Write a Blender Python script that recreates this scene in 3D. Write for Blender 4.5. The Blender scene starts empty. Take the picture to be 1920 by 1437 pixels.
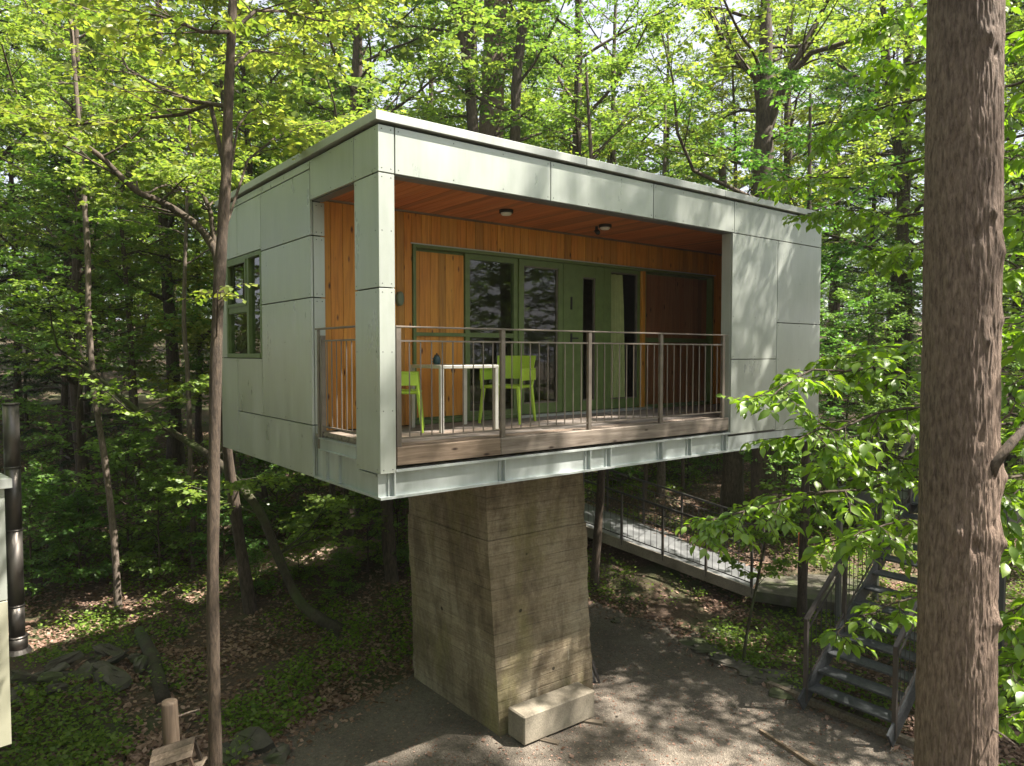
import bpy, math, random
import numpy as np
from mathutils import Vector, Matrix
R = math.radians
SC = bpy.context.scene
COL = SC.collection
random.seed(7)

# ------------------------------------------------------------------ camera
CAM = np.array([-3.091, -5.907, 1.3476]); YAW = 0.6638; PIT = 0.0407; FOC = 1349.07
cam = bpy.data.cameras.new('camera'); cam.sensor_width = 36; cam.lens = FOC/1920*36
cam.clip_start = .05; cam.clip_end = 2000
co = bpy.data.objects.new('camera', cam); COL.objects.link(co)
FW = np.array([math.sin(YAW)*math.cos(PIT), math.cos(YAW)*math.cos(PIT), -math.sin(PIT)])
RT = np.array([math.cos(YAW), -math.sin(YAW), 0.]); UP = np.cross(RT, FW)
co.location = CAM; co.rotation_euler = Vector(FW).to_track_quat('-Z', 'Y').to_euler()
SC.camera = co
FH = np.array([math.sin(YAW), math.cos(YAW)]); RH = RT[:2]
def ld(l, d):                     # lateral / forward distance from the viewpoint -> ground x, y
    return CAM[0]+RH[0]*l+FH[0]*d, CAM[1]+RH[1]*l+FH[1]*d
def at(px, py, d):                # point seen at photo pixel, d metres away
    return CAM + d*(FW + RT*(px-960)/FOC - UP*(py-718.5)/FOC)
def onz(px, py, z):
    v = FW + RT*(px-960)/FOC - UP*(py-718.5)/FOC
    return CAM + v*(z-CAM[2])/v[2]
# ------------------------------------------------------------------ sky, sun, exposure
SUN_EL = R(56.5); SAZ = math.atan2(.69, -.72)
w = bpy.data.worlds.new('World'); SC.world = w; w.use_nodes = True
nt = w.node_tree; bg = nt.nodes['Background']
sk = nt.nodes.new('ShaderNodeTexSky'); sk.sky_type = 'NISHITA'; sk.sun_disc = False
sk.sun_elevation = SUN_EL; sk.sun_rotation = SAZ; sk.dust_density = 4.0; sk.air_density = 1.0; sk.ozone_density = 1.0
hz = nt.nodes.new('ShaderNodeMix'); hz.data_type = 'RGBA'; hz.inputs[0].default_value = .55; hz.inputs[7].default_value = (7.2, 7.3, 8.2, 1)   # thin white cloud veil
nt.links.new(sk.outputs[0], hz.inputs[6]); nt.links.new(hz.outputs[2], bg.inputs[0]); bg.inputs[1].default_value = .055
sl = bpy.data.lights.new('sun', 'SUN'); sl.energy = 5.0; sl.angle = R(.53); sl.color = (1, .93, .82)
so = bpy.data.objects.new('sun', sl); COL.objects.link(so)
sv = Vector((math.sin(SAZ)*math.cos(SUN_EL), math.cos(SAZ)*math.cos(SUN_EL), math.sin(SUN_EL)))
so.rotation_euler = sv.to_track_quat('Z', 'Y').to_euler(); so.location = (10, -10, 30)
SC.view_settings.view_transform = 'Standard'; SC.view_settings.look = 'None'
SC.view_settings.gamma = 1; SC.view_settings.use_curve_mapping = False
SC.view_settings.exposure = 1.92
SC.render.engine = 'CYCLES'
SC.cycles.max_bounces = 6; SC.cycles.diffuse_bounces = 3; SC.cycles.glossy_bounces = 3
SC.cycles.transparent_max_bounces = 8; SC.cycles.transmission_bounces = 3

# ------------------------------------------------------------------ materials
def mat(name):
    m = bpy.data.materials.new(name); m.use_nodes = True
    n = m.node_tree; return m, n, n.nodes['Principled BSDF']
def N(n, typ, **kw):
    o = n.nodes.new(typ)
    for k, v in kw.items():
        if k.startswith('i_'):
            key = k[2:]; key = int(key) if key.isdigit() else key.replace('_', ' ')
            o.inputs[key].default_value = v
        else: setattr(o, k, v)
    return o
def coords(n, scale=(1, 1, 1), rnd=True):
    tc = N(n, 'ShaderNodeTexCoord'); mp = N(n, 'ShaderNodeMapping'); mp.inputs['Scale'].default_value = scale
    n.links.new(tc.outputs['Object'], mp.inputs[0])
    if rnd:
        oi = N(n, 'ShaderNodeObjectInfo'); mu = N(n, 'ShaderNodeMath', operation='MULTIPLY', i_1=37.)
        n.links.new(oi.outputs['Random'], mu.inputs[0]); n.links.new(mu.outputs[0], mp.inputs['Location'])
    return mp.outputs[0]
def noise(n, vec, scale, detail=4, rough=.55, dist=0):
    t = N(n, 'ShaderNodeTexNoise', i_Scale=scale, i_Detail=detail, i_Roughness=rough, i_Distortion=dist)
    n.links.new(vec, t.inputs['Vector']); return t.outputs['Fac']
def ramp(n, fac, stops, interp='LINEAR'):
    r = N(n, 'ShaderNodeValToRGB'); r.color_ramp.interpolation = interp
    while len(r.color_ramp.elements) < len(stops): r.color_ramp.elements.new(.5)
    for e, (p, c) in zip(r.color_ramp.elements, stops):
        e.position = p; e.color = (*c, 1) if len(c) == 3 else c
    n.links.new(fac, r.inputs[0]); return r.outputs[0]
def mix(n, a, b, fac, mode='MIX'):
    m = N(n, 'ShaderNodeMix', data_type='RGBA', blend_type=mode)
    for s, v in ((m.inputs[6], a), (m.inputs[7], b), (m.inputs[0], fac)):
        if hasattr(v, 'links') or isinstance(v, bpy.types.NodeSocket): n.links.new(v, s)
        else: s.default_value = (*v, 1) if isinstance(v, tuple) else v
    return m.outputs[2]
def bump(n, b, h, strength=.3, dist=.01):
    o = N(n, 'ShaderNodeBump', i_Strength=strength, i_Distance=dist)
    n.links.new(h, o.inputs['Height']); n.links.new(o.outputs[0], b.inputs['Normal'])
G = lambda v: (v, v, v)

def metal_panel(name, c1, c2, metallic=.45, rough=.36):
    m, n, b = mat(name); v = coords(n, (1.3, 1.3, .5)); f = noise(n, v, 2.2, 5, .6)
    col = ramp(n, f, [(.3, c1), (.7, c2)])
    oi = N(n, 'ShaderNodeObjectInfo'); t = ramp(n, oi.outputs['Random'], [(0, G(.84)), (1, G(1.0))])
    col = mix(n, col, t, 1.0, 'MULTIPLY')
    v2 = coords(n, (14, 14, .7)); f2 = noise(n, v2, 2.0, 3)
    col = mix(n, col, ramp(n, f2, [(.35, (.74, .78, .68)), (.6, G(1))]), .16, 'MULTIPLY')
    n.links.new(col, b.inputs['Base Color']); b.inputs['Metallic'].default_value = metallic
    n.links.new(ramp(n, f, [(.3, G(rough-.05)), (.7, G(rough+.1))]), b.inputs['Roughness'])
    bump(n, b, noise(n, coords(n), 1.3, 2), .08, .05); return m
M_PANEL = metal_panel('pale_metal_panel', (.42, .45, .41), (.52, .55, .51), .40, .31)
M_TRIM = metal_panel('roof_trim_metal', (.42, .44, .42), (.56, .58, .56), .5, .4)
M_GALV = metal_panel('galvanised_steel', (.40, .44, .43), (.60, .64, .64), .4, .36)
M_CREAM = metal_panel('cream_panel', (.33, .33, .24), (.42, .41, .31), .2, .45)
M_DULL = metal_panel('dull_zinc', (.14, .145, .15), (.24, .245, .25), .5, .45)

def plain(name, c, rough=.5, metallic=0., var=.25, sc=8, bs=.1):
    m, n, b = mat(name); f = noise(n, coords(n), sc, 5)
    d = tuple(x*(1-var) for x in c); u = tuple(min(1, x*(1+var)) for x in c)
    n.links.new(ramp(n, f, [(.3, d), (.7, u)]), b.inputs['Base Color'])
    b.inputs['Roughness'].default_value = rough; b.inputs['Metallic'].default_value = metallic
    bump(n, b, noise(n, coords(n), sc*8, 3), bs, .003); return m
M_GREEN = plain('green_frame_paint', (.115, .165, .05), .4, 0, .15)
M_RAIL = plain('brown_grey_steel', (.2, .17, .145), .42, .55, .2)
M_RAILD = plain('dark_brown_steel', (.085, .075, .068), .45, .5, .2)
M_DARKSTEEL = plain('dark_steel', (.055, .052, .05), .45, .5)
M_BLACK = plain('dark_core', (.02, .02, .02), .7)
M_RIVET = plain('rivet_metal', (.06, .065, .06), .4, .4)
M_LIME = plain('lime_plastic', (.40, .58, .06), .32, 0, .06, 4, .02)
M_TABLE = plain('table_aluminium', (.62, .60, .55), .4, .3, .08)
M_WHITE = plain('lamp_glass', (.7, .68, .62), .35, 0, .05)
M_TEAL = plain('teal_enamel', (.02, .06, .07), .3)
M_CURTAIN = plain('curtain_cloth', (.68, .66, .36), .9, 0, .1, 14)
M_ROOM = plain('room_wall', (.22, .17, .12), .8)
M_ORANGE = plain('orange_paint', (.62, .16, .03), .6)
M_GREYBOX = plain('grey_green_box', (.14, .17, .12), .5)
M_TREAD = plain('stair_grating', (.07, .075, .08), .5, .4, .3, 30, .3)

def wood(name, dark, mid, light, along, knots=True, rough=.5, spread=(.62, 1.12)):
    m, n, b = mat(name)
    s = [18, 18, 18]; s[along] = 1.1
    v = coords(n, tuple(s)); g = noise(n, v, 1.6, 6, .62, .6)
    col = ramp(n, g, [(.25, dark), (.5, mid), (.78, light)])
    oi = N(n, 'ShaderNodeObjectInfo')
    col = mix(n, col, ramp(n, oi.outputs['Random'], [(0, G(spread[0])), (.25, G(.95)), (.5, (1.0, .86, .72)), (.8, G(1.0)), (1, G(spread[1]))]), 1., 'MULTIPLY')
    if knots:
        s = [8.5, 8.5, 8.5]; s[along] = 3.1
        vo = N(n, 'ShaderNodeTexVoronoi', i_Scale=1.0); n.links.new(coords(n, tuple(s)), vo.inputs['Vector'])
        col = mix(n, col, ramp(n, vo.outputs['Distance'], [(.06, (.12, .05, .02)), (.16, G(1))]), 1., 'MULTIPLY')
    n.links.new(col, b.inputs['Base Color']); b.inputs['Roughness'].default_value = rough
    bump(n, b, g, .25, .004); return m
M_WALLWOOD = wood('orange_larch_board', (.38, .14, .016), (.60, .265, .034), (.74, .37, .062), 2, spread=(.66, 1.12))
M_CEIL = wood('red_cedar_board', (.36, .11, .028), (.52, .17, .05), (.62, .23, .07), 1, False)
M_DECK = wood('weathered_deck', (.10, .08, .066), (.22, .19, .168), (.38, .345, .315), 0, True, .75)
M_FASCIA = wood('weathered_fascia', (.075, .055, .04), (.19, .155, .125), (.34, .29, .245), 0, True, .75, (.85, 1.05))
M_SHUT = wood('brown_shutter_board', (.13, .05, .02), (.22, .09, .035), (.28, .125, .05), 2)
M_LOG = wood('bare_log', (.032, .022, .015), (.08, .058, .04), (.14, .108, .08), 2, False, .8)
M_OLDWOOD = wood('grey_old_wood', (.09, .065, .045), (.21, .165, .12), (.33, .275, .21), 0, False, .85)

def glass():
    m, n, b = mat('window_glass'); n.nodes.remove(b)
    out = [x for x in n.nodes if x.type == 'OUTPUT_MATERIAL'][0]
    fr = N(n, 'ShaderNodeFresnel', i_IOR=1.65); gl = N(n, 'ShaderNodeBsdfGlossy', i_Roughness=.01)
    tr = N(n, 'ShaderNodeBsdfTransparent'); tr.inputs[0].default_value = (.86, .9, .86, 1)
    mx = N(n, 'ShaderNodeMixShader')
    ge = N(n, 'ShaderNodeNewGeometry'); iv = N(n, 'ShaderNodeMath', operation='SUBTRACT', i_0=1.); n.links.new(ge.outputs['Backfacing'], iv.inputs[1])
    ml_ = N(n, 'ShaderNodeMath', operation='MULTIPLY'); n.links.new(fr.outputs[0], ml_.inputs[0]); n.links.new(iv.outputs[0], ml_.inputs[1]); n.links.new(ml_.outputs[0], mx.inputs[0]); n.links.new(tr.outputs[0], mx.inputs[1]); n.links.new(gl.outputs[0], mx.inputs[2])
    n.links.new(mx.outputs[0], out.inputs[0]); return m
M_GLASS = glass()

def leafmat(name, dark, light, trans=.5, gloss=.07, hue=(.85, 1.15)):
    m, n, b = mat(name); n.nodes.remove(b)
    out = [x for x in n.nodes if x.type == 'OUTPUT_MATERIAL'][0]
    a = N(n, 'ShaderNodeAttribute', attribute_name='tint'); oi = N(n, 'ShaderNodeObjectInfo')
    col = mix(n, dark, light, a.outputs['Fac'])
    col = mix(n, col, ramp(n, oi.outputs['Random'], [(0, (hue[0]*.8, hue[0], hue[0]*.9)), (.5, G(1)), (1, (hue[1]*1.18, hue[1], hue[1]*.8))]), 1., 'MULTIPLY')
    df = N(n, 'ShaderNodeBsdfDiffuse'); tl = N(n, 'ShaderNodeBsdfTranslucent'); gs = N(n, 'ShaderNodeBsdfGlossy', i_Roughness=.42)
    n.links.new(col, df.inputs[0])
    tc = mix(n, col, (1.65, 1.75, .8), 1., 'MULTIPLY'); n.links.new(tc, tl.inputs[0])
    m1 = N(n, 'ShaderNodeMixShader'); m1.inputs[0].default_value = trans
    n.links.new(df.outputs[0], m1.inputs[1]); n.links.new(tl.outputs[0], m1.inputs[2])
    m2 = N(n, 'ShaderNodeMixShader'); m2.inputs[0].default_value = gloss
    n.links.new(m1.outputs[0], m2.inputs[1]); n.links.new(gs.outputs[0], m2.inputs[2])
    n.links.new(m2.outputs[0], out.inputs[0]); return m
L_MID = leafmat('broadleaf_green', (.085, .16, .04), (.20, .28, .06), .5, .05)
L_YEL = leafmat('maple_yellow_green', (.115, .19, .04), (.25, .29, .075), .5, .05)
L_DARK = leafmat('understory_green', (.085, .165, .045), (.19, .30, .07), .5, .04)
L_NEAR = leafmat('beech_leaf', (.14, .23, .02), (.27, .36, .03), .55, .05)
L_CON = leafmat('conifer_needle', (.02, .045, .02), (.05, .085, .03), .15, .03)
L_LARCH = leafmat('larch_needle', (.09, .12, .045), (.17, .18, .07), .3, .02)
L_GRD = leafmat('ground_plant', (.07, .14, .025), (.17, .26, .045), .42, .02)
L_LIT = leafmat('dead_leaf', (.13, .07, .05), (.40, .26, .21), .1, .01)

def bark(name, dark, light, sc=1., moss=0., bs=.7):
    m, n, b = mat(name)
    v = coords(n, (34*sc, 34*sc, 8*sc)); f = noise(n, v, 1., 6, .7, .35)
    col = ramp(n, f, [(.34, dark), (.66, light)])
    big = noise(n, coords(n, (2, 2, .7)), 1.2, 3)
    col = mix(n, col, ramp(n, big, [(.35, G(.7)), (.65, G(1.1))]), 1., 'MULTIPLY')
    if moss: col = mix(n, col, (.07, .10, .025), ramp(n, noise(n, coords(n), 1.4, 4), [(.5-moss*.2, G(0)), (.7, G(1))]))
    n.links.new(col, b.inputs['Base Color']); b.inputs['Roughness'].default_value = .9
    bump(n, b, f, bs, .02); return m
B_BIG = bark('furrowed_bark', (.075, .048, .034), (.27, .195, .15), 1.9, 0, .9)
B_DARK = bark('dark_bark', (.03, .022, .016), (.115, .085, .06), .8)
B_BROWN = bark('brown_bark', (.035, .025, .018), (.125, .09, .062), 1.5)
B_MOSS = bark('mossy_bark', (.025, .02, .013), (.075, .06, .038), 1., .35)
B_PALE = bark('pale_bark', (.07, .05, .038), (.22, .175, .14), 1.5)

def concrete():
    m, n, b = mat('board_marked_concrete')
    v = coords(n, (1, 1, 1), False)
    big = noise(n, v, .8, 6, .6); fine = noise(n, v, 30, 5, .7)
    tc = N(n, 'ShaderNodeTexCoord'); sx = N(n, 'ShaderNodeSeparateXYZ'); n.links.new(tc.outputs['Object'], sx.inputs[0])
    zz = N(n, 'ShaderNodeMath', operation='MULTIPLY', i_1=1/.145); n.links.new(sx.outputs[2], zz.inputs[0])
    fl = N(n, 'ShaderNodeMath', operation='FLOOR'); n.links.new(zz.outputs[0], fl.inputs[0])
    fr = N(n, 'ShaderNodeMath', operation='FRACT'); n.links.new(zz.outputs[0], fr.inputs[0])
    wn = N(n, 'ShaderNodeTexWhiteNoise', noise_dimensions='1D'); n.links.new(fl.outputs[0], wn.inputs['W'])
    col = ramp(n, big, [(.3, (.24, .19, .12)), (.5, (.34, .28, .19)), (.7, (.44, .38, .28))])
    col = mix(n, col, ramp(n, wn.outputs['Value'], [(0, G(.78)), (1, G(1.06))]), .55, 'MULTIPLY')
    jn = ramp(n, fr.outputs[0], [(0, G(.35)), (.05, G(1)), (.96, G(1)), (1, G(.5))])
    jm = noise(n, coords(n, (2.5, 2.5, 7), False), 1., 3)
    col = mix(n, col, jn, ramp(n, jm, [(.4, G(.15)), (.62, G(.9))]), 'MULTIPLY')
    gr = noise(n, coords(n, (3, 3, 60), False), 1., 4, .6, .3)
    col = mix(n, col, ramp(n, gr, [(.3, (.68, .64, .58)), (.6, G(1.05))]), .75, 'MULTIPLY')
    st = noise(n, coords(n, (2.6, 2.6, 1.0), False), 1.2, 7, .72, .3)
    zr = N(n, 'ShaderNodeMapRange'); zr.inputs[1].default_value = -1.; zr.inputs[2].default_value = 2.7+3.5; n.links.new(sx.outputs[2], zr.inputs[0])
    col = mix(n, col, ramp(n, st, [(.40, (.25, .20, .15)), (.58, G(1))]), .6, 'MULTIPLY')
    mo = noise(n, coords(n, (1.4, 1.4, .5), False), 1.3, 5, .6)
    col = mix(n, col, (.25, .23, .06), ramp(n, mo, [(.52, G(0)), (.75, G(.6))]))
    dr = noise(n, coords(n, (12, 12, .8), False), 1.5, 3)
    col = mix(n, col, (.55, .52, .45), ramp(n, dr, [(.70, G(0)), (.76, G(.5))]))
    vo = N(n, 'ShaderNodeTexVoronoi', i_Scale=2.2); n.links.new(v, vo.inputs['Vector'])
    col = mix(n, col, ramp(n, vo.outputs['Distance'], [(.05, G(.12)), (.07, G(1))]), .9, 'MULTIPLY')
    col = mix(n, col, ramp(n, fine, [(.3, G(.78)), (.7, G(1.12))]), 1., 'MULTIPLY')
    n.links.new(col, b.inputs['Base Color']); b.inputs['Roughness'].default_value = .92
    h = mix(n, gr, fine, .4); h = mix(n, h, jn, .4); bump(n, b, h, .8, .025); return m
M_CONC = concrete()
def conc2():
    m, n, b = mat('pale_concrete'); v = coords(n); big = noise(n, v, 2.2, 6, .6); fine = noise(n, v, 40, 4, .7)
    col = ramp(n, big, [(.3, (.16, .135, .10)), (.7, (.31, .275, .215))])
    col = mix(n, col, ramp(n, fine, [(.3, G(.72)), (.7, G(1.1))]), 1., 'MULTIPLY')
    n.links.new(col, b.inputs['Base Color']); b.inputs['Roughness'].default_value = .9; bump(n, b, fine, .5, .01); return m
M_CONC2 = conc2()
def stone():
    m, n, b = mat('mossy_stone'); v = coords(n); big = noise(n, v, 3, 6, .62); fine = noise(n, v, 30, 4)
    col = ramp(n, big, [(.3, (.04, .035, .028)), (.55, (.10, .09, .07)), (.75, (.17, .15, .125))])
    col = mix(n, col, (.07, .09, .03), ramp(n, noise(n, v, 1.7, 4), [(.48, G(0)), (.62, G(.8))]))
    n.links.new(col, b.inputs['Base Color']); b.inputs['Roughness'].default_value = .95; bump(n, b, fine, .6, .01); return m
M_STONE = stone()
def soil():
    m, n, b = mat('forest_soil'); v = coords(n, rnd=False); a = noise(n, v, .7, 7, .65); f = noise(n, v, 22, 6, .75)
    col = ramp(n, f, [(.3, (.045, .030, .020)), (.55, (.12, .078, .055)), (.75, (.22, .15, .11))])
    col = mix(n, col, (.05, .075, .02), ramp(n, a, [(.45, G(0)), (.6, G(.75))]))
    n.links.new(col, b.inputs['Base Color']); b.inputs['Roughness'].default_value = .98; bump(n, b, f, .9, .05); return m
M_SOIL = soil()
def gravel():
    m, n, b = mat('gravel'); v = coords(n, rnd=False); a = noise(n, v, .9, 6, .6)
    vo = N(n, 'ShaderNodeTexVoronoi', i_Scale=62.); n.links.new(v, vo.inputs['Vector'])
    vo2 = N(n, 'ShaderNodeTexVoronoi', i_Scale=26.); n.links.new(v, vo2.inputs['Vector'])
    col = ramp(n, a, [(.3, (.105, .086, .068)), (.55, (.16, .135, .108)), (.75, (.215, .185, .155))])
    sp = N(n, 'ShaderNodeSeparateColor'); n.links.new(vo.outputs['Color'], sp.inputs[0])
    col = mix(n, col, ramp(n, sp.outputs[0], [(0, G(.7)), (.6, G(1)), (1, G(1.3))]), .7, 'MULTIPLY')
    sp2 = N(n, 'ShaderNodeSeparateColor'); n.links.new(vo2.outputs['Color'], sp2.inputs[0])
    col = mix(n, col, ramp(n, sp2.outputs[1], [(0, G(.7)), (1, G(1.2))]), .6, 'MULTIPLY')
    n.links.new(col, b.inputs['Base Color']); b.inputs['Roughness'].default_value = .95
    bump(n, b, vo.outputs['Distance'], .7, .02); return m
M_GRAVEL = gravel()
M_PATH = plain('dirt_path', (.30, .215, .165), .95, 0, .3, 3, .5)

# ------------------------------------------------------------------ mesh helpers
class MB:
    def __init__(s): s.v = []; s.f = []
    def quad(s, a, b, c, d):
        k = len(s.v); s.v += [tuple(a), tuple(b), tuple(c), tuple(d)]; s.f.append((k, k+1, k+2, k+3)); return s
    def box(s, x0, x1, y0, y1, z0, z1, M=None, bev=0.):
        if x0 > x1: x0, x1 = x1, x0
        if y0 > y1: y0, y1 = y1, y0
        if z0 > z1: z0, z1 = z1, z0
        k = len(s.v)
        if bev:
            b = bev; vs = []
            for sx, X in ((1, x0), (-1, x1)):
                for sy, Y in ((1, y0), (-1, y1)):
                    for sz, Z in ((1, z0), (-1, z1)):
                        vs += [(X, Y+sy*b, Z+sz*b), (X+sx*b, Y, Z+sz*b), (X+sx*b, Y+sy*b, Z)]
            if M is not None: vs = [tuple(M @ Vector(p)) for p in vs]
            s.v += vs
            I = lambda i, j, l, a: k+(i*4+j*2+l)*3+a
            F = []
            for a, o in ((0, [(0, 0), (1, 0), (1, 1), (0, 1)]), (1, [(0, 0), (0, 1), (1, 1), (1, 0)]), (2, [(0, 0), (1, 0), (1, 1), (0, 1)])):
                for e in (0, 1):
                    q = []
                    for p, r in o:
                        ijl = {0: (e, p, r), 1: (p, e, r), 2: (p, r, e)}[a]; q.append(I(*ijl, a))
                    F.append(tuple(q if (e == 1) else q[::-1]))
            for p in (0, 1):
                for r in (0, 1):
                    F.append((I(p, r, 0, 0), I(p, r, 0, 1), I(p, r, 1, 1), I(p, r, 1, 0)))
                    F.append((I(p, 0, r, 0), I(p, 0, r, 2), I(p, 1, r, 2), I(p, 1, r, 0)))
                    F.append((I(0, p, r, 1), I(0, p, r, 2), I(1, p, r, 2), I(1, p, r, 1)))
            for i in (0, 1):
                for j in (0, 1):
                    for l in (0, 1): F.append((I(i, j, l, 0), I(i, j, l, 1), I(i, j, l, 2)))
            s.f += F; return s
        vs = [(x, y, z) for x in (x0, x1) for y in (y0, y1) for z in (z0, z1)]
        if M is not None: vs = [tuple(M @ Vector(p)) for p in vs]
        s.v += vs
        s.f += [tuple(k+i for i in q) for q in ((0, 1, 3, 2), (4, 6, 7, 5), (0, 4, 5, 1), (2, 3, 7, 6), (0, 2, 6, 4), (1, 5, 7, 3))]
        return s
    def bar(s, a, b, wd, ht=None, up=(0, 0, 1)):
        a = Vector(a); b = Vector(b); d = b-a; L = d.length; d.normalize(); u = Vector(up)
        if abs(d.dot(u)) > .99: u = Vector((1, 0, 0))
        sd = d.cross(u).normalized(); u = sd.cross(d); ht = ht or wd
        M = Matrix(((d.x, sd.x, u.x, a.x), (d.y, sd.y, u.y, a.y), (d.z, sd.z, u.z, a.z), (0, 0, 0, 1)))
        return s.box(0, L, -wd/2, wd/2, -ht/2, ht/2, M)
    def tube(s, P, rad, n=8, cap=True):
        P = np.asarray(P, float); m = len(P); rad = np.broadcast_to(np.asarray(rad, float), (m,))
        T = np.gradient(P, axis=0); T /= np.linalg.norm(T, axis=1)[:, None]+1e-9
        ref = np.array([0, 0, 1.]) if abs(T[:, 2]).mean() < .8 else np.array([1., 0, 0])
        A = np.cross(T, ref); A /= np.linalg.norm(A, axis=1)[:, None]+1e-9; B = np.cross(T, A)
        th = np.arange(n)*2*math.pi/n; k = len(s.v)
        V = P[:, None, :]+rad[:, None, None]*(np.cos(th)[None, :, None]*A[:, None, :]+np.sin(th)[None, :, None]*B[:, None, :])
        s.v += [tuple(x) for x in V.reshape(-1, 3).tolist()]
        for i in range(m-1):
            for j in range(n):
                j2 = (j+1) % n; s.f.append((k+i*n+j, k+(i+1)*n+j, k+(i+1)*n+j2, k+i*n+j2))
        if cap: s.f.append(tuple(k+j for j in range(n))); s.f.append(tuple(k+(m-1)*n+j for j in reversed(range(n))))
        return s
    def mesh(s, name, m, smooth=False):
        me = bpy.data.meshes.new(name); me.from_pydata(s.v, [], s.f); me.materials.append(m)
        if smooth: me.polygons.foreach_set('use_smooth', [True]*len(me.polygons))
        me.update(); return me
    def obj(s, name, m, parent=None, smooth=False, loc=None):
        o = bpy.data.objects.new(name, s.mesh(name, m, smooth)); COL.objects.link(o)
        if parent is not None: o.parent = parent
        if loc is not None: o.location = loc
        return o
def tag(o, label=None, cat=None, group=None, kind=None):
    if label: o['label'] = label
    if cat: o['category'] = cat
    if group: o['group'] = group
    if kind: o['kind'] = kind
    return o
def empty(name, loc, label, cat, group=None, rz=0, parent=None):
    o = bpy.data.objects.new(name, None); COL.objects.link(o); o.location = loc; o.rotation_euler.z = rz
    o.empty_display_size = .3
    return tag(o, label, cat, group)
def child_empty(name, parent, loc=(0, 0, 0)):
    o = bpy.data.objects.new(name, None); COL.objects.link(o); o.parent = parent; o.location = loc; return o
def inst(name, me, parent, loc=(0, 0, 0), rot=None, sc=None):
    o = bpy.data.objects.new(name, me); COL.objects.link(o)
    if parent is not None: o.parent = parent
    o.location = loc
    if rot is not None: o.rotation_euler = rot
    if sc is not None: o.scale = sc
    return o
def copy_tree(o, parent=None):
    c = o.copy(); COL.objects.link(c)
    if parent is not None: c.parent = parent
    for ch in o.children: copy_tree(ch, c)
    return c
def arr_mesh(name, V, F, m, smooth=False, tint=None):
    """V (n,3) float, F (k,3|4) int"""
    me = bpy.data.meshes.new(name); n = len(V); k, q = F.shape
    me.vertices.add(n); me.vertices.foreach_set('co', V.astype(np.float32).ravel())
    me.loops.add(k*q); me.loops.foreach_set('vertex_index', F.astype(np.int32).ravel())
    me.polygons.add(k); me.polygons.foreach_set('loop_start', np.arange(0, k*q, q, dtype=np.int32))
    if smooth: me.polygons.foreach_set('use_smooth', np.ones(k, bool))
    if tint is not None:
        a = me.attributes.new('tint', 'FLOAT', 'POINT'); a.data.foreach_set('value', tint.astype(np.float32))
    me.materials.append(m); me.update(calc_edges=True); return me

# numpy value noise
def vnoise(x, y, seed=0):
    xi = np.floor(x).astype(int); yi = np.floor(y).astype(int); fx = x-xi; fy = y-yi
    fx = fx*fx*(3-2*fx); fy = fy*fy*(3-2*fy)
    def h(a, b):
        q = np.sin(a*127.1+b*311.7+seed*74.7)*43758.5453; return q-np.floor(q)
    return (h(xi, yi)*(1-fx)+h(xi+1, yi)*fx)*(1-fy)+(h(xi, yi+1)*(1-fx)+h(xi+1, yi+1)*fx)*fy
def fbm(x, y, o=4, seed=0):
    s = 0; a = .5
    for i in range(o): s = s+a*vnoise(x*2**i, y*2**i, seed+i); a *= .5
    return s
def sst(a, b, x):
    t = np.clip((x-a)/(b-a), 0, 1); return t*t*(3-2*t)

# ------------------------------------------------------------------ terrain
GZ = -3.5
def terrain(x, y):
    x = np.asarray(x, float); y = np.asarray(y, float)
    dx = x-CAM[0]; dy = y-CAM[1]
    l = dx*RH[0]+dy*RH[1]; d = dx*FH[0]+dy*FH[1]
    z = GZ + .75*sst(12.2, 16., d-np.clip(l, 0, 6)*.12) + .09*np.clip(d-15, 0, 60)
    z = z + .5*sst(8, 20, np.abs(l)) + .05*np.clip(np.abs(l)-8, 0, 40)
    rough = sst(10.5, 13, d)+sst(3.2, 5.5, -l)*.8
    z = z + (fbm(x*.45, y*.45, 4, 3)-.47)*.55*np.clip(rough, 0, 1)+(fbm(x*1.7, y*1.7, 3, 9)-.44)*.12*np.clip(rough+.15, 0, 1)
    return z
def tz(x, y): return float(terrain(x, y))
def gpt(px, py, it=8):            # ground point seen at a photo pixel
    z = GZ
    for _ in range(it): p = onz(px, py, z); z = tz(p[0], p[1])*.6+z*.4
    return np.array([p[0], p[1], tz(p[0], p[1])])
u = np.linspace(-1, 1, 260); gx = np.sign(u)*(np.abs(u)**2.2)*150
X, Y = np.meshgrid(gx+CAM[0]+6, gx+CAM[1]+10, indexing='ij'); Z = terrain(X, Y); n_ = len(u)
V = np.stack([X, Y, Z], -1).reshape(-1, 3); I = np.arange(n_*n_).reshape(n_, n_)
F = np.stack([I[:-1, :-1], I[1:, :-1], I[1:, 1:], I[:-1, 1:]], -1).reshape(-1, 4)
tag(inst('ground', arr_mesh('ground', V, F, M_SOIL, True), None), kind='structure')

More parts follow.
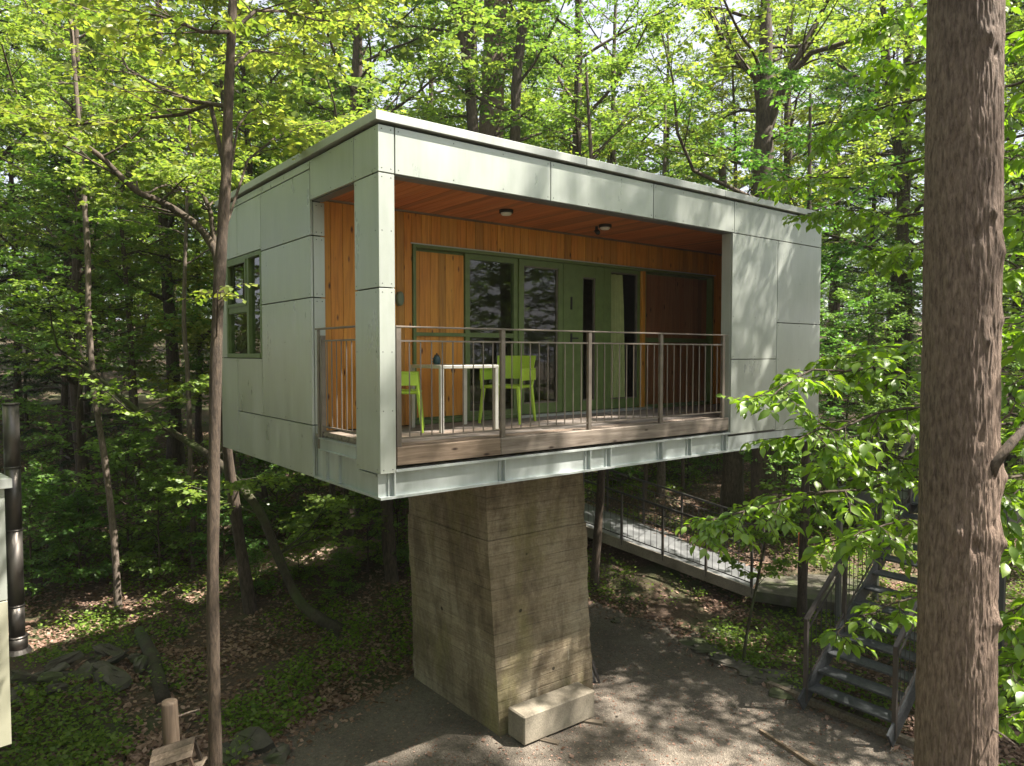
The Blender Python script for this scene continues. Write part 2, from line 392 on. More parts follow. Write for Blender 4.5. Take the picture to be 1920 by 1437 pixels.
# gravel yard and paths as sheets that dip under the ground at an uneven edge
def poly_sd(x, y, P):
    P = np.asarray(P); ins = np.zeros(x.shape, bool); dm = np.full(x.shape, 1e9)
    for i in range(len(P)):
        a = P[i]; b = P[(i+1) % len(P)]; e = b-a
        t = np.clip(((x-a[0])*e[0]+(y-a[1])*e[1])/(e@e+1e-9), 0, 1)
        dm = np.minimum(dm, np.hypot(x-a[0]-t*e[0], y-a[1]-t*e[1]))
        c = ((a[1] > y) != (b[1] > y)) & (x < (b[0]-a[0])*(y-a[1])/(b[1]-a[1]+1e-12)+a[0]); ins ^= c
    return np.where(ins, dm, -dm)
GP = [onz(a, b, GZ)[:2] for a, b in ((400, 1620), (430, 1470), (520, 1395), (620, 1345), (700, 1312), (790, 1262), (860, 1190), (980, 1160), (1118, 1150),
      (1200, 1172), (1300, 1215), (1395, 1262), (1490, 1306), (1640, 1372), (1760, 1425), (1900, 1500), (1950, 2400), (400, 2600))]
def sheet(name, P, m, lift, step=.07, wob=.35):
    P = np.array(P); x0, y0 = P.min(0)-.5; x1, y1 = P.max(0)+.5
    xs = np.arange(x0, x1, step); ys = np.arange(y0, y1, step); X, Y = np.meshgrid(xs, ys, indexing='ij')
    sd = poly_sd(X, Y, P)+(fbm(X*2.2, Y*2.2, 4, 21)-.47)*wob
    Z = terrain(X, Y)+lift+np.clip(sd*.12, -.06, .012)+(fbm(X*1.1, Y*1.1, 3, 5)-.45)*.02*(sd > 0)
    I = np.arange(X.size).reshape(X.shape)
    F = np.stack([I[:-1, :-1], I[1:, :-1], I[1:, 1:], I[:-1, 1:]], -1).reshape(-1, 4)
    keep = (sd.ravel()[F] > -.5).any(1)
    tag(inst(name, arr_mesh(name, np.stack([X, Y, Z], -1).reshape(-1, 3), F[keep], m, True), None), kind='structure')
sheet('gravel_yard', GP, M_GRAVEL, .012)
PP = [gpt(a, b)[:2] for a, b in ((1700, 1180), (1860, 1140), (1990, 1120), (2100, 1190), (1960, 1235), (1850, 1240), (1740, 1225))]
sheet('dirt_path', PP, M_PATH, .02, .1)
PP2 = [gpt(a, b)[:2] for a, b in ((440, 1048), (540, 1034), (620, 1024), (700, 1018), (700, 1032), (650, 1044), (560, 1052), (450, 1062))]
sheet('far_path', PP2, M_PATH, .03, .12)
def in_gravel(x, y): return poly_sd(x, y, GP)

# ------------------------------------------------------------------ foliage engine
class Plant:
    def __init__(s, seed): s.r = np.random.default_rng(seed); s.mb = MB(); s.P = []; s.D = []; s.L = []
    def tube(s, P, r, n): s.mb.tube(P, r, n, False)
    def twig_leaves(s, P, k, ll, splay=55, droop=.15):
        """k leaves alternating along polyline P"""
        r = s.r; m = len(P)-1
        t = (np.arange(k)+.4+r.uniform(-.3, .3, k))/k*m; t = np.clip(t, 0, m-1e-3); i = t.astype(int); f = (t-i)[:, None]
        pos = P[i]*(1-f)+P[i+1]*f; dr = P[i+1]-P[i]; dr = dr/(np.linalg.norm(dr, axis=1)[:, None]+1e-9)
        side = np.cross(dr, [0, 0, 1.]); side /= np.linalg.norm(side, axis=1)[:, None]+1e-6
        sg = np.where(np.arange(k) % 2 == 0, 1., -1.)[:, None]; a = np.radians(splay+r.uniform(-25, 25, k))[:, None]
        d = dr*np.cos(a)+side*sg*np.sin(a)+np.stack([r.normal(0, .22, k), r.normal(0, .22, k), r.normal(-droop, .25, k)], 1)
        s.P.append(pos); s.D.append(d/np.linalg.norm(d, axis=1)[:, None]); s.L.append(ll*r.uniform(.5, 1.25, k))
    def path(s, p0, d0, L, m, wob=.12, curve=(0, 0, 0)):
        r = s.r; d = np.array(d0, float); d /= np.linalg.norm(d); P = [np.array(p0, float)]
        for i in range(m):
            d = d+r.normal(0, wob, 3)+np.array(curve)/m; d /= np.linalg.norm(d); P.append(P[-1]+d*L/m)
        return np.array(P)
    def spray(s, P, r0, nsub, sublen, ntw, twlen, kl, ll, t0=.2, ang=52, sides=5, droop=.15, vert=.12, splay=55):
        """branch P with alternate side shoots and leafed twigs, mostly in one layer"""
        r = s.r; m = len(P)-1; s.tube(P, np.linspace(r0, r0*.3, m+1), sides)
        for q in range(nsub):
            t = t0+(1-t0)*(q+r.uniform(0, .8))/nsub; x = t*m; i = min(int(x), m-1); p = P[i]*(1-(x-i))+P[i+1]*(x-i)
            d = P[i+1]-P[i]; d /= np.linalg.norm(d)+1e-9; sd = np.cross(d, [0, 0, 1.]); sd /= np.linalg.norm(sd)+1e-6
            a = R(ang+r.uniform(-15, 15)); sg = 1 if q % 2 else -1
            dd = d*math.cos(a)+sd*sg*math.sin(a)+np.array([0, 0, r.normal(.02, vert)])
            Ls = sublen*(1.15-.65*t)*r.uniform(.7, 1.25)
            Q = s.path(p, dd, Ls, 4, .10, (0, 0, -droop)); s.tube(Q, np.linspace(r0*.38*(1.2-t)+.002, .002, 5), 3)
            for w_ in range(ntw):
                tt = .15+.85*(w_+r.uniform(0, .9))/ntw; xx = tt*4; j = min(int(xx), 3); pp = Q[j]*(1-(xx-j))+Q[j+1]*(xx-j)
                e = Q[j+1]-Q[j]; e /= np.linalg.norm(e)+1e-9; s2 = np.cross(e, [0, 0, 1.]); s2 /= np.linalg.norm(s2)+1e-6
                b = R(50+r.uniform(-18, 18)); e2 = e*math.cos(b)+s2*(1 if w_ % 2 else -1)*math.sin(b)+np.array([0, 0, r.normal(0, vert*1.3)])
                T = s.path(pp, e2, twlen*r.uniform(.6, 1.2), 2, .1, (0, 0, -droop)); s.tube(T, (.0025, .002, .001), 3)
                s.twig_leaves(T, kl, ll, splay, droop)
            s.twig_leaves(Q[2:], max(2, kl//2), ll, splay, droop)
        s.twig_leaves(P[-2:], kl, ll, splay, droop)
    def trunkbranch(s, m_bark, name='trunk'): return s.mb.mesh(name, m_bark, True)
    def leafmesh(s, m, kind='far', wr=.55, tilt=.45, name='crown'):
        r = s.r; P = np.concatenate(s.P); D = np.concatenate(s.D); L = np.concatenate(s.L)[:, None]; n = len(P)
        up = np.tile([0, 0, 1.], (n, 1))+r.normal(0, tilt, (n, 3)); sd = np.cross(D, up); sd /= np.linalg.norm(sd, axis=1)[:, None]+1e-6
        nn = np.cross(sd, D); W = L*wr/2; P = P+D*L*.12
        if kind == 'far':
            V = np.stack([P, P+D*L*.42+sd*W+nn*L*.06, P+D*L, P+D*L*.42-sd*W+nn*L*.06], 1)
            F = np.arange(n*4).reshape(n, 4); per = 4
        elif kind == 'mid':
            V = np.stack([P, P+D*L*.3+sd*W*.95+nn*L*.05, P+D*L*.68+sd*W*.75+nn*L*.03, P+D*L-nn*L*.12, P+D*L*.68-sd*W*.75+nn*L*.03, P+D*L*.3-sd*W*.95+nn*L*.05], 1)
            b = np.arange(n)[:, None]*6; F = np.concatenate([b+[0, 1, 2, 3], b+[0, 3, 4, 5]]); per = 6
        else:
            rows = [(0, 0, 0), (.16, .62, 0), (.38, 1., .01), (.62, .92, -.01), (.84, .5, -.07), (1.04, 0, -.17)]
            cols = []
            for t, w_, dz in rows:
                c = P+D*L*t+nn*L*dz
                cols += [c+sd*W*w_+nn*W*w_*.28, c, c-sd*W*w_+nn*W*w_*.28]
            V = np.stack(cols, 1); b = np.arange(n)[:, None]*18; F = []
            for k in range(5):
                F += [b+[3*k, 3*k+3, 3*k+4, 3*k+1], b+[3*k+1, 3*k+4, 3*k+5, 3*k+2]]
            F = np.concatenate(F); per = 18
        return arr_mesh(name, V.reshape(-1, 3), F, m, kind == 'near', np.repeat(np.clip(r.normal(.45, .3, n), 0, 1), per))

def grow(seed, H, base, Rr, r0, nl, nsub, ntw, kl, ll, lean=(0, 0), el=(15, 50), prof='oval', sub=.42, tw=.4, droop=.15, vert=.18):
    p = Plant(seed); r = p.r; m = 14; z = np.linspace(0, H, m+1)
    wob = np.cumsum(r.normal(0, .012*H/m*3, (m+1, 2)), 0); wob[0] = 0
    T = np.column_stack([wob[:, 0]+lean[0]*(z/H)**1.3*H, wob[:, 1]+lean[1]*(z/H)**1.3*H, z])
    rad = r0*(1-.82*(z/H)**.9); rad[0] *= 1.35; p.tube(T, rad, 9)
    for i in range(nl):
        h = base+(H*.985-base)*((i+.5*r.random())/nl); t = h/H*m; k = min(int(t), m-1); pt = T[k]*(1-(t-k))+T[k+1]*(t-k)
        q = (h-base)/(H-base)
        pr = {'oval': math.sin(math.pi*min(1, .18+q*.78))**.7, 'cone': 1.05-.95*q, 'flat': .55+.6*q*(1.3-q)}[prof]
        L = Rr*pr*r.uniform(.7, 1.15); az = i*2.399+r.uniform(-.4, .4); e = R(el[0]+(el[1]-el[0])*q+r.uniform(-10, 10))
        d = (math.cos(az)*math.cos(e), math.sin(az)*math.cos(e), math.sin(e))
        P = p.path(pt, d, L, 6, .09, (0, 0, .25*(1 if el[1] > 0 else -.4)))
        p.spray(P, max(.012, r0*.36*(1-q*.7)), nsub, L*sub, ntw, tw, kl, ll, .18, 55, 5, droop, vert)
    return p
PROTO = {}
def proto(key, p, mb_, ml, kind='far', wr=.55, tilt=.45):
    PROTO[key] = (p.trunkbranch(mb_), p.leafmesh(ml, kind, wr, tilt))
def place(key, name, x, y, label, cat='tree', group=None, rz=None, sc=1., zoff=-.08, tilt=(0, 0), ml=None):
    tr, cr = PROTO[key]; e = empty(name, (x, y, tz(x, y)+zoff), label, cat, group, random.uniform(0, 6.28) if rz is None else rz)
    e.rotation_euler.x, e.rotation_euler.y = tilt
    e.scale = (sc, sc, sc*random.uniform(.93, 1.07))
    inst('trunk', tr, e)
    c = inst('crown', cr, e)
    if ml: c.material_slots[0].link = 'OBJECT'; c.material_slots[0].material = ml
    return e
proto('A', grow(11, 19, 5.0, 4.2, .22, 26, 9, 6, 11, .105), B_DARK, L_MID, 'far', .6, .55)
proto('B', grow(12, 16, 3.2, 4.0, .17, 26, 9, 6, 11, .102, prof='flat'), B_BROWN, L_MID, 'far', .6, .6)
proto('C', grow(13, 14, 2.6, 3.4, .13, 24, 9, 6, 12, .11, el=(5, 40)), B_DARK, L_YEL, 'far', .85, .5)
proto('D', grow(14, 7.5, 1.2, 2.2, .06, 20, 8, 5, 11, .092, el=(5, 35), sub=.5), B_BROWN, L_DARK, 'far', .85, .4)
proto('E', grow(15, 18, 1.5, 3.2, .2, 46, 10, 7, 9, .14, el=(-12, 20), prof='cone', sub=.35, tw=.3, droop=.35, vert=.05), B_DARK, L_CON, 'far', .2, .8)
proto('S', grow(16, 2.0, .15, 1.0, .025, 14, 7, 4, 7, .085, el=(20, 60), sub=.5, tw=.22), B_BROWN, L_DARK, 'far', .8, .45)
proto('Y', grow(17, 4.6, .8, 1.5, .035, 15, 7, 4, 8, .10, el=(10, 40), sub=.5, tw=.28), B_PALE, L_MID, 'far', .85, .35)

# ================================================================== TREE HOUSE
W_, D_, H_ = 7.64, 4.84, 3.42
TH = empty('tree_house', (0, 0, 0), 'pale metal clad box cabin with a recessed wooden balcony raised on a concrete pillar', 'cabin')
def tpart(name, mb, m, parent=TH, smooth=False): return mb.obj(name, m, parent, smooth)
# inner core behind the cladding
c = MB()
for yy0, yy1, zz0, zz1 in ((1.62, 3.12, .06, 3.40), (4.56, D_-.03, .06, 3.40), (3.12, 4.56, .06, 1.29), (3.12, 4.56, 2.65, 3.40)):
    c.box(.03, .14, yy0, yy1, zz0, zz1)                        # left wall core round the window
c.box(.14, W_-.03, D_-.14, D_-.03, .06, 3.40)                  # rear wall core
c.box(W_-.14, W_-.03, .03, D_-.14, .25, 3.40)                  # right wall core
c.box(.14, W_-.14, .14, D_-.14, 3.10, 3.40)                    # roof slab
c.box(.03, W_-.14, .03, .14, 3.03, 3.40)                       # front header core
c.box(.03, .14, .14, 1.62, 3.03, 3.40)
c.box(.03, .137, .03, .47, .26, 3.03)                          # corner post core
c.box(5.37, W_-.14, .03, .14, .25, 3.03)                       # right front core
tpart('wall_core', c, M_BLACK)
room = MB()
room.box(.145, W_-.145, 1.86, D_-.145, .40, .46)
room.box(.145, W_-.145, D_-.2, D_-.145, .46, 3.0); room.box(.145, W_-.145, 1.86, D_-.2, 3.0, 3.09)
tpart('room_lining', room, M_ROOM)
# cladding panels: face 'F' (front, y=0), 'L' (left, x=0), each a part
rv = MB(); g = .006; TK = .028
def rivet(p, ax):
    k = 6; r_ = .0065; th = [2*math.pi*i/k for i in range(k)]; a = len(rv.v)
    for i in th:
        if ax == 1: rv.v.append((p[0]+r_*math.cos(i), p[1], p[2]+r_*math.sin(i)))
        else: rv.v.append((p[0], p[1]+r_*math.cos(i), p[2]+r_*math.sin(i)))
    rv.v.append((p[0]-(.004 if ax == 0 else 0), p[1]-(.004 if ax == 1 else 0), p[2]))
    for i in range(k): rv.f.append((a+i, a+(i+1) % k, a+k))
def panel(face, a0, a1, z0, z1, off=0., nm='wall_panel', m=M_PANEL, rivs=True):
    p = MB()
    if face == 'F': p.box(a0+g, a1-g, off, off+TK, z0+g, z1-g, bev=.002)
    else: p.box(off, off+TK, a0+g, a1-g, z0+g, z1-g, bev=.002)
    o = tpart(nm, p, m)
    if rivs:
        na = max(1, round((a1-a0-.08)/.62)); nz = max(1, round((z1-z0-.08)/.5))
        for i in range(na+1):
            for j in range(nz+1):
                if 0 < i < na and 0 < j < nz and (na < 2): continue
                a = a0+.04+(a1-a0-.08)*i/na; z = z0+.04+(z1-z0-.08)*j/nz
                rivet((a, off-.001, z) if face == 'F' else (off-.001, a, z), 1 if face == 'F' else 0)
    return o
# corner post
for z0, z1 in ((.235, 1.95), (1.95, 2.99), (2.99, H_)):
    panel('F', -g, .167, z0, z1); panel('L', TK-g+.001, .50, z0, z1)
pp = MB(); pp.box(.14, .167, .03, .5, .235, 2.985); pp.box(.03, .137, .473, .497, .235, 2.985); tpart('wall_panel', pp, M_PANEL)
# front header and right-hand columns
for a0, a1 in ((.167, 2.06), (2.06, 3.72), (3.72, 5.37), (5.37, W_)): panel('F', a0, a1, 2.99, H_)
for z0, z1 in ((.235, 1.27), (1.27, 2.99)): panel('F', 5.335, 6.437, z0, z1)
for z0, z1 in ((.215, 1.80), (1.80, 2.99)): panel('F', 6.437, W_, z0, z1)
q = MB(); q.box(5.362, 7.49, .145, .165, .48, 3.05); tpart('column_lining', q, M_PANEL)
rr = MB(); rr.box(5.335, 5.36, .03, .17, .25, 2.985); tpart('opening_reveal', rr, M_PANEL)
rs = MB(); rs.box(.17, 5.33, .032, .17, 2.985, 3.01); rs.box(.032, .14, .5, 1.55, 2.985, 3.01); tpart('header_soffit', rs, M_DULL)
# left side: header over the side opening, then the wall
panel('L', .50, 1.56, 2.99, H_)
for a0, a1, z0, z1 in ((1.56, 3.07, 3.325, H_), (3.07, 4.05, 3.325, H_), (4.05, D_, 3.325, H_), (1.56, 3.12, 2.62, 3.325), (3.12, 4.05, 2.65, 3.325), (4.05, D_, 2.65, 3.325),
        (1.56, 3.12, 1.955, 2.62), (1.56, 3.12, .57, 1.955), (4.56, D_, 1.29, 2.65), (3.12, 4.10, .57, 1.29), (4.10, D_, .0, 1.29), (1.56, 4.10, .0, .57)):
    panel('L', a0, a1, z0, z1)
# end face of the left wall, seen through the side opening
for z0, z1 in ((0., .57), (.57, 1.955), (1.955, 2.62), (2.62, 2.985)): panel('F', TK, .167, z0, z1, 1.56)
# right and rear sides
for i in range(4):
    q = MB(); q.box(W_-TK, W_, .03+i*1.2, .03+(i+1)*1.2-.01, .2, H_); tpart('wall_panel', q, M_PANEL)
for i in range(5):
    q = MB(); q.box(.03+i*1.52, .03+(i+1)*1.52-.01, D_-TK, D_, .0, H_); tpart('wall_panel', q, M_PANEL)
tag(tpart('rivets', rv, M_RIVET), kind='stuff')
# roof trim in lengths with joints, and the roof sheet
def capseg(a, b, axis, at_):
    q = MB()
    if axis == 0: q.box(a, b, at_-.045, at_+.09, 3.437, 3.522, bev=.004)
    else: q.box(at_-.045, at_+.09, a, b, 3.437, 3.522, bev=.004)
    tpart('roof_trim', q, M_TRIM)
for a, b in ((-.045, 2.55), (2.554, 5.1), (5.104, W_+.05)): capseg(a, b, 0, 0)
for a, b in ((.094, 2.4), (2.404, D_+.05)): capseg(a, b, 1, 0)
q = MB(); q.box(.1, W_+.05, D_-.05, D_+.05, 3.437, 3.522); q.box(W_-.08, W_+.05, .1, D_-.06, 3.437, 3.522); tpart('roof_trim', q, M_TRIM)
q = MB(); q.box(.092, W_-.085, .092, D_-.055, 3.42, 3.47); tpart('roof_sheet', q, M_DULL)

# ---- back wall of the balcony: boards one by one
BY = 1.70; BW = child_empty('back_wall', TH)
bc = MB(); bc.box(.17, 1.33, BY+.03, BY+.12, .46, 3.06); bc.box(1.33, 7.24, BY+.03, BY+.12, 2.70, 3.06); bc.box(7.24, 7.5, BY+.03, BY+.12, .46, 3.06)
bc.obj('wall_backing', M_BLACK, BW)
rn = random.Random(3)
x = .172
while x < 7.49:
    wd = rn.choice((.105, .12, .13, .14, .15)); x1 = min(x+wd, 7.49)
    for e in (1.335, 7.215):
        if x < e-.02 < x1 or abs(x1-e) < .03: x1 = e
    full = x1 <= 1.34 or x >= 7.2
    b = MB(); b.box(0, x1-x-.005, 0, .022+rn.uniform(0, .003), (.485 if full else 2.672), 3.035, bev=.0015)
    inst('board', b.mesh('board', M_WALLWOOD), BW, (x, BY+.003*rn.random(), 0)); x = x1
q = MB(); q.box(.17, 7.49, BY-.025, BY+.0, 3.037, 3.062); q.obj('ceiling_batten', M_OLDWOOD, BW)
# ceiling boards running front to back
CE = child_empty('ceiling', TH)
q = MB(); q.box(.15, 7.5, .17, 1.72, 3.075, 3.099); q.obj('ceiling_backing', M_BLACK, CE)
x = .15; cb = None
while x < 7.49:
    wd = .094; b = MB(); b.box(0, wd-.004, (.172 if x < 7.4 else .172), 1.675, 0, .016, bev=.0015)
    if cb is None: cb = b.mesh('ceiling_board', M_CEIL)
    inst('board', cb, CE, (x, 0, 3.055+rn.uniform(0, .002))); x += wd
# right inner wall of the balcony
q = MB(); q.box(7.49, 7.5, .17, 1.72, .48, 3.05); tpart('side_wall_lining', q, M_WALLWOOD)

# ---- deck
DK = child_empty('deck', TH)
y = .135; 
while y < 1.66:
    for x0, x1 in ((.18 if y < .5 else .035, 2.55), (2.556, 5.06), (5.066, 7.48)):
        if x0 > 5 and y < .17: continue
        b = MB(); b.box(0, x1-x0, 0, .134, 0, .032, bev=.003)
        inst('deck_board', b.mesh('deck_board', M_DECK), DK, (x0, y, .446+rn.uniform(-.002, .002)))
    y += .14
for x0, x1 in ((.175, 1.385), (1.389, 5.30)):
    b = MB(); b.box(0, x1-x0, 0, .125, 0, .172, bev=.006)
    inst('fascia_timber', b.mesh('fascia_timber', M_FASCIA), TH, (x0, .002, .302))
b = MB(); b.box(.02, .15, .505, 1.40, .478, .522, bev=.004); inst('edge_board', b.mesh('edge_board', M_FASCIA), TH)
q = MB()
for x0 in (.9, 1.9, 2.9, 3.9, 4.9, 5.9, 6.9): q.box(x0-.04, x0+.04, .16, 1.7, .30, .444)
tpart('joists', q, M_OLDWOOD)

# ---- steel frame below
SF = child_empty('steel_frame', TH)
q = MB()
q.box(0, 7.62, -.005, .135, 0, .022); q.box(.16, 5.33, -.005, .135, .246, .268); q.box(0, 5.30, .05, .062, .022, .246)
q.obj('front_beam', M_GALV, SF)
q = MB(); q.box(5.305, 7.62, .012, .022, .024, .209); q.obj('beam_cover', M_GALV, SF)
for x0 in (.15, 1.444, 2.678, 3.009, 3.931, 4.5, 5.262):
    q = MB(); q.box(-.006, .006, .0, .05, .022, .246); q.box(-.055, -.045, .03, .05, .022, .246); 
    inst('stiffener', q.mesh('stiffener', M_GALV), SF, (x0, 0, 0))
q = MB(); q.box(.005, .12, .137, 1.545, .0, .02); q.box(.05, .062, .137, 1.545, .02, .322); q.box(.02, .12, .137, .5, .2, .22); q.obj('side_beam', M_GALV, SF)
q = MB(); q.box(-.0, .012, .50, 1.36, .335, .445); q.box(-.02, .06, .50, 1.36, .325, .334); q.box(-.02, .06, .5, 1.36, .446, .456); q.obj('edge_channel', M_GALV, SF)
for y0 in (1.0, 1.3):
    q = MB(); q.box(.02, .05, -.05, .05, .021, .324); inst('stiffener', q.mesh('stiffener', M_GALV), SF, (0, y0, 0))
q = MB(); q.box(.14, 7.6, .6, D_-.15, .10, .13); q.obj('underside_sheet', M_DULL, SF)
for x0 in (1.9, 4.1):
    q = MB(); q.box(x0-.07, x0+.07, .14, D_-.2, .0, .09); q.obj('cross_beam', M_GALV, SF)

# ---- balcony railings
RL = child_empty('railing', TH)
q = MB(); q.box(-.026, .026, -.02, .02, 0, 1.12, bev=.003); pm = q.mesh('railing_post', M_RAIL)
PX = (.212, 1.438, 2.689, 3.929, 5.21)
for x0 in PX: inst('post', pm, RL, (x0, .045, .475))
q = MB(); q.box(.18, 5.30, .02, .07, 1.592, 1.607, bev=.002); q.obj('handrail', M_RAIL, RL)
for a, b in zip(PX, PX[1:]):
    q = MB(); q.box(a+.028, b-.028, .034, .056, 1.460, 1.476); q.obj('middle_rail', M_RAIL, RL)
    q = MB(); q.box(a+.028, b-.028, .034, .056, .548, .562); q.obj('bottom_rail', M_RAIL, RL)
q = MB(); q.tube([(0, 0, .563), (0, 0, 1.459)], .0065, 6, False); bm_ = q.mesh('baluster', M_RAIL)
for a, b in zip(PX, PX[1:]):
    k = round((b-a)/.123)
    for i in range(1, k): inst('baluster', bm_, RL, (a+(b-a)*i/k, .045, 0))
RS = child_empty('side_railing', TH)
inst('post', pm, RS, (.035, 1.35, .42)); 
q = MB(); q.box(.012, .03, 1.40, 1.45, .33, 1.60); q.obj('flat_post', M_RAIL, RS)
q = MB(); q.box(.0, .055, .50, 1.47, 1.602, 1.62, bev=.002); q.obj('handrail', M_RAIL, RS)
q = MB(); q.box(.02, .045, .50, 1.325, 1.475, 1.492); q.obj('middle_rail', M_RAIL, RS)
q = MB(); q.box(.02, .045, .50, 1.325, .568, .582); q.obj('bottom_rail', M_RAIL, RS)
q = MB(); q.tube([(0, 0, .583), (0, 0, 1.474)], .0065, 6, False); bm2 = q.mesh('baluster', M_RAIL)
for i in range(7): inst('baluster', bm2, RS, (.033, 1.235-i*.117, 0))

# ---- glazing wall: x, z windows
def frame_rect(mb, x0, x1, z0, z1, w_, y0, y1, wb=None):
    wb = wb or w_
    mb.box(x0, x0+w_, y0, y1, z0, z1); mb.box(x1-w_, x1, y0, y1, z0, z1)
    mb.box(x0+w_, x1-w_, y0+.001, y1-.001, z1-w_, z1); mb.box(x0+w_, x1-w_, y0+.001, y1-.001, z0, z0+wb)
# surround
q = MB(); q.box(1.336, 1.376, BY-.02, BY+.15, .50, 2.63); q.box(1.336, 7.214, BY-.02, BY+.15, 2.632, 2.668); q.box(7.165, 7.214, BY-.02, BY+.15, .50, 2.63)
q.box(1.336, 3.0, BY+.0, BY+.15, .484, .53); q.obj('window_surround', M_GREEN, TH)
q = MB(); q.box(1.30, 7.25, BY-.032, BY-.021, 2.668, 2.680); q.obj('drip_edge', M_TRIM, TH)
# left timber shutter of boards
SH = child_empty('sliding_shutter', TH)
x = 1.38
while x < 2.13:
    x1 = min(x+rn.choice((.10, .125, .15)), 2.135); b = MB(); b.box(0, x1-x-.003, 0, .02, .56, 2.60, bev=.001)
    inst('board', b.mesh('board', M_WALLWOOD), SH, (x, BY+.07, 0)); x = x1
q = MB(); q.box(1.378, 2.14, BY+.04, BY+.068, 1.565, 1.61); q.box(1.378, 2.135, BY+.092, BY+.12, .53, 2.63); q.obj('shutter_rail', M_GREEN, SH)
# fixed window
WN = child_empty('balcony_window', TH)
q = MB(); frame_rect(q, 2.14, 3.0, .53, 2.63, .07, BY+.05, BY+.12); q.box(2.21, 2.93, BY+.055, BY+.115, 1.56, 1.62); q.obj('frame', M_GREEN, WN)
q = MB(); q.box(2.205, 2.935, BY+.085, BY+.09, .6, 2.57); q.obj('pane', M_GLASS, WN)
# glass doors
def door(x0, x1, st, nm, handle=None):
    e = child_empty(nm, TH)
    q = MB(); frame_rect(q, x0, x1, .52, 2.63, st, BY+.03, BY+.10, .14); q.obj('frame', M_GREEN, e)
    q = MB(); frame_rect(q, x0+st, x1-st, .66, 2.63-st, .018, BY+.045, BY+.085); q.obj('glazing_bead', M_RAIL, e)
    q = MB(); q.box(x0+st+.017, x1-st-.017, BY+.062, BY+.067, .675, 2.63-st-.017); q.obj('pane', M_GLASS, e)
    if handle:
        q = MB(); q.box(handle-.012, handle+.012, BY+.0, BY+.03, 1.98, 2.16, bev=.003); q.box(handle-.014, handle+.014, BY+.005, BY+.029, 1.50, 1.64, bev=.003)
        q.bar((handle, BY-.005, 1.57), (handle+.11, BY-.012, 1.57), .018); q.obj('handle', M_BLACK, e)
door(3.004, 3.80, .085, 'glass_panel'); 
q = MB(); q.box(3.803, 4.02, BY+.02, BY+.11, .52, 2.63); q.obj('door_post', M_GREEN, TH)
door(4.024, 4.62, .17, 'glass_door', 3.95)
q = MB(); q.box(4.623, 4.72, BY+.025, BY+.11, .52, 2.63); q.obj('door_post', M_GREEN, TH)
door(4.723, 5.42, .05, 'glass_panel')
q = MB(); q.box(5.424, 5.50, BY-.01, BY+.11, .50, 2.63, bev=.003); q.obj('larch_post', M_WALLWOOD, TH)
q = MB(); q.box(2.95, 5.6, BY-.10, BY+.0, .481, .515, bev=.003); q.obj('door_sill', M_TRIM, TH)
SH2 = child_empty('dark_shutter', TH); x = 5.56
q = MB(); q.box(5.503, 5.556, BY+.03, BY+.12, .5, 2.63); q.box(5.56, 7.16, BY+.09, BY+.12, .5, 2.62); q.box(5.56, 7.16, BY+.04, BY+.078, 1.53, 1.60); q.box(5.5, 7.165, BY+.0, BY+.12, .484, .53); q.obj('shutter_frame', M_GREEN, SH2)
while x < 7.15:
    x1 = min(x+rn.choice((.11, .13)), 7.16); b = MB(); b.box(0, x1-x-.003, 0, .01, .54, 2.6)
    inst('board', b.mesh('board', M_SHUT), SH2, (x, BY+.079, 0)); x = x1
# curtain: a pleated sheet
def curtain(x0, x1, y, nm='curtain'):
    k = 60; V = []; Fq = []
    for i in range(k+1):
        t = i/k
        for j, z in enumerate((.55, 1.3, 2.1, 2.56)):
            xx = x0+(x1-x0)*t*(1-.10*(j == 0)*0)+(.10-.03*j)*(t-.5)*0; V.append((xx+(1-j/3)*.06*t, y+.028*math.sin(t*38)*(1.1-.1*j)+.012*math.sin(t*17+j), z))
    for i in range(k):
        for j in range(3): Fq.append((i*4+j, (i+1)*4+j, (i+1)*4+j+1, i*4+j+1))
    b = MB(); b.v = V; b.f = Fq; o = b.obj(nm, M_CURTAIN, None, True)
    return o
tag(curtain(4.80, 5.14, BY+.15), 'yellow green pleated curtain behind the balcony glass right of the door', 'curtain')
# left side window
LW = child_empty('side_window', TH)
q = MB(); q.box(.0, .09, 3.125, 3.18, 1.295, 2.645); q.box(.0, .09, 4.50, 4.555, 1.295, 2.645); q.box(.001, .089, 3.18, 4.5, 2.59, 2.645); q.box(-.01, .089, 3.18, 4.5, 1.295, 1.35)
q.box(.004, .085, 3.62, 3.70, 1.35, 2.59); q.box(.01, .08, 3.70, 4.5, 1.90, 1.985); q.obj('frame', M_GREEN, LW)
q = MB()
for y0, y1, z0, z1 in ((3.70, 4.5, 1.985, 2.59),): 
    q.box(-.008, .03, y0, y0+.04, z0, z1); q.box(-.008, .03, y1-.04, y1, z0, z1); q.box(-.007, .029, y0+.04, y1-.04, z0, z0+.04); q.box(-.007, .029, y0+.04, y1-.04, z1-.04, z1)
q.obj('sash', M_GREEN, LW)
for y0, y1, z0, z1 in ((3.18, 3.62, 1.35, 2.59), (3.70, 4.5, 1.35, 1.90), (3.74, 4.46, 2.025, 2.55)):
    q = MB(); q.box(.045, .05, y0, y1, z0, z1); q.obj('pane', M_GLASS, LW)
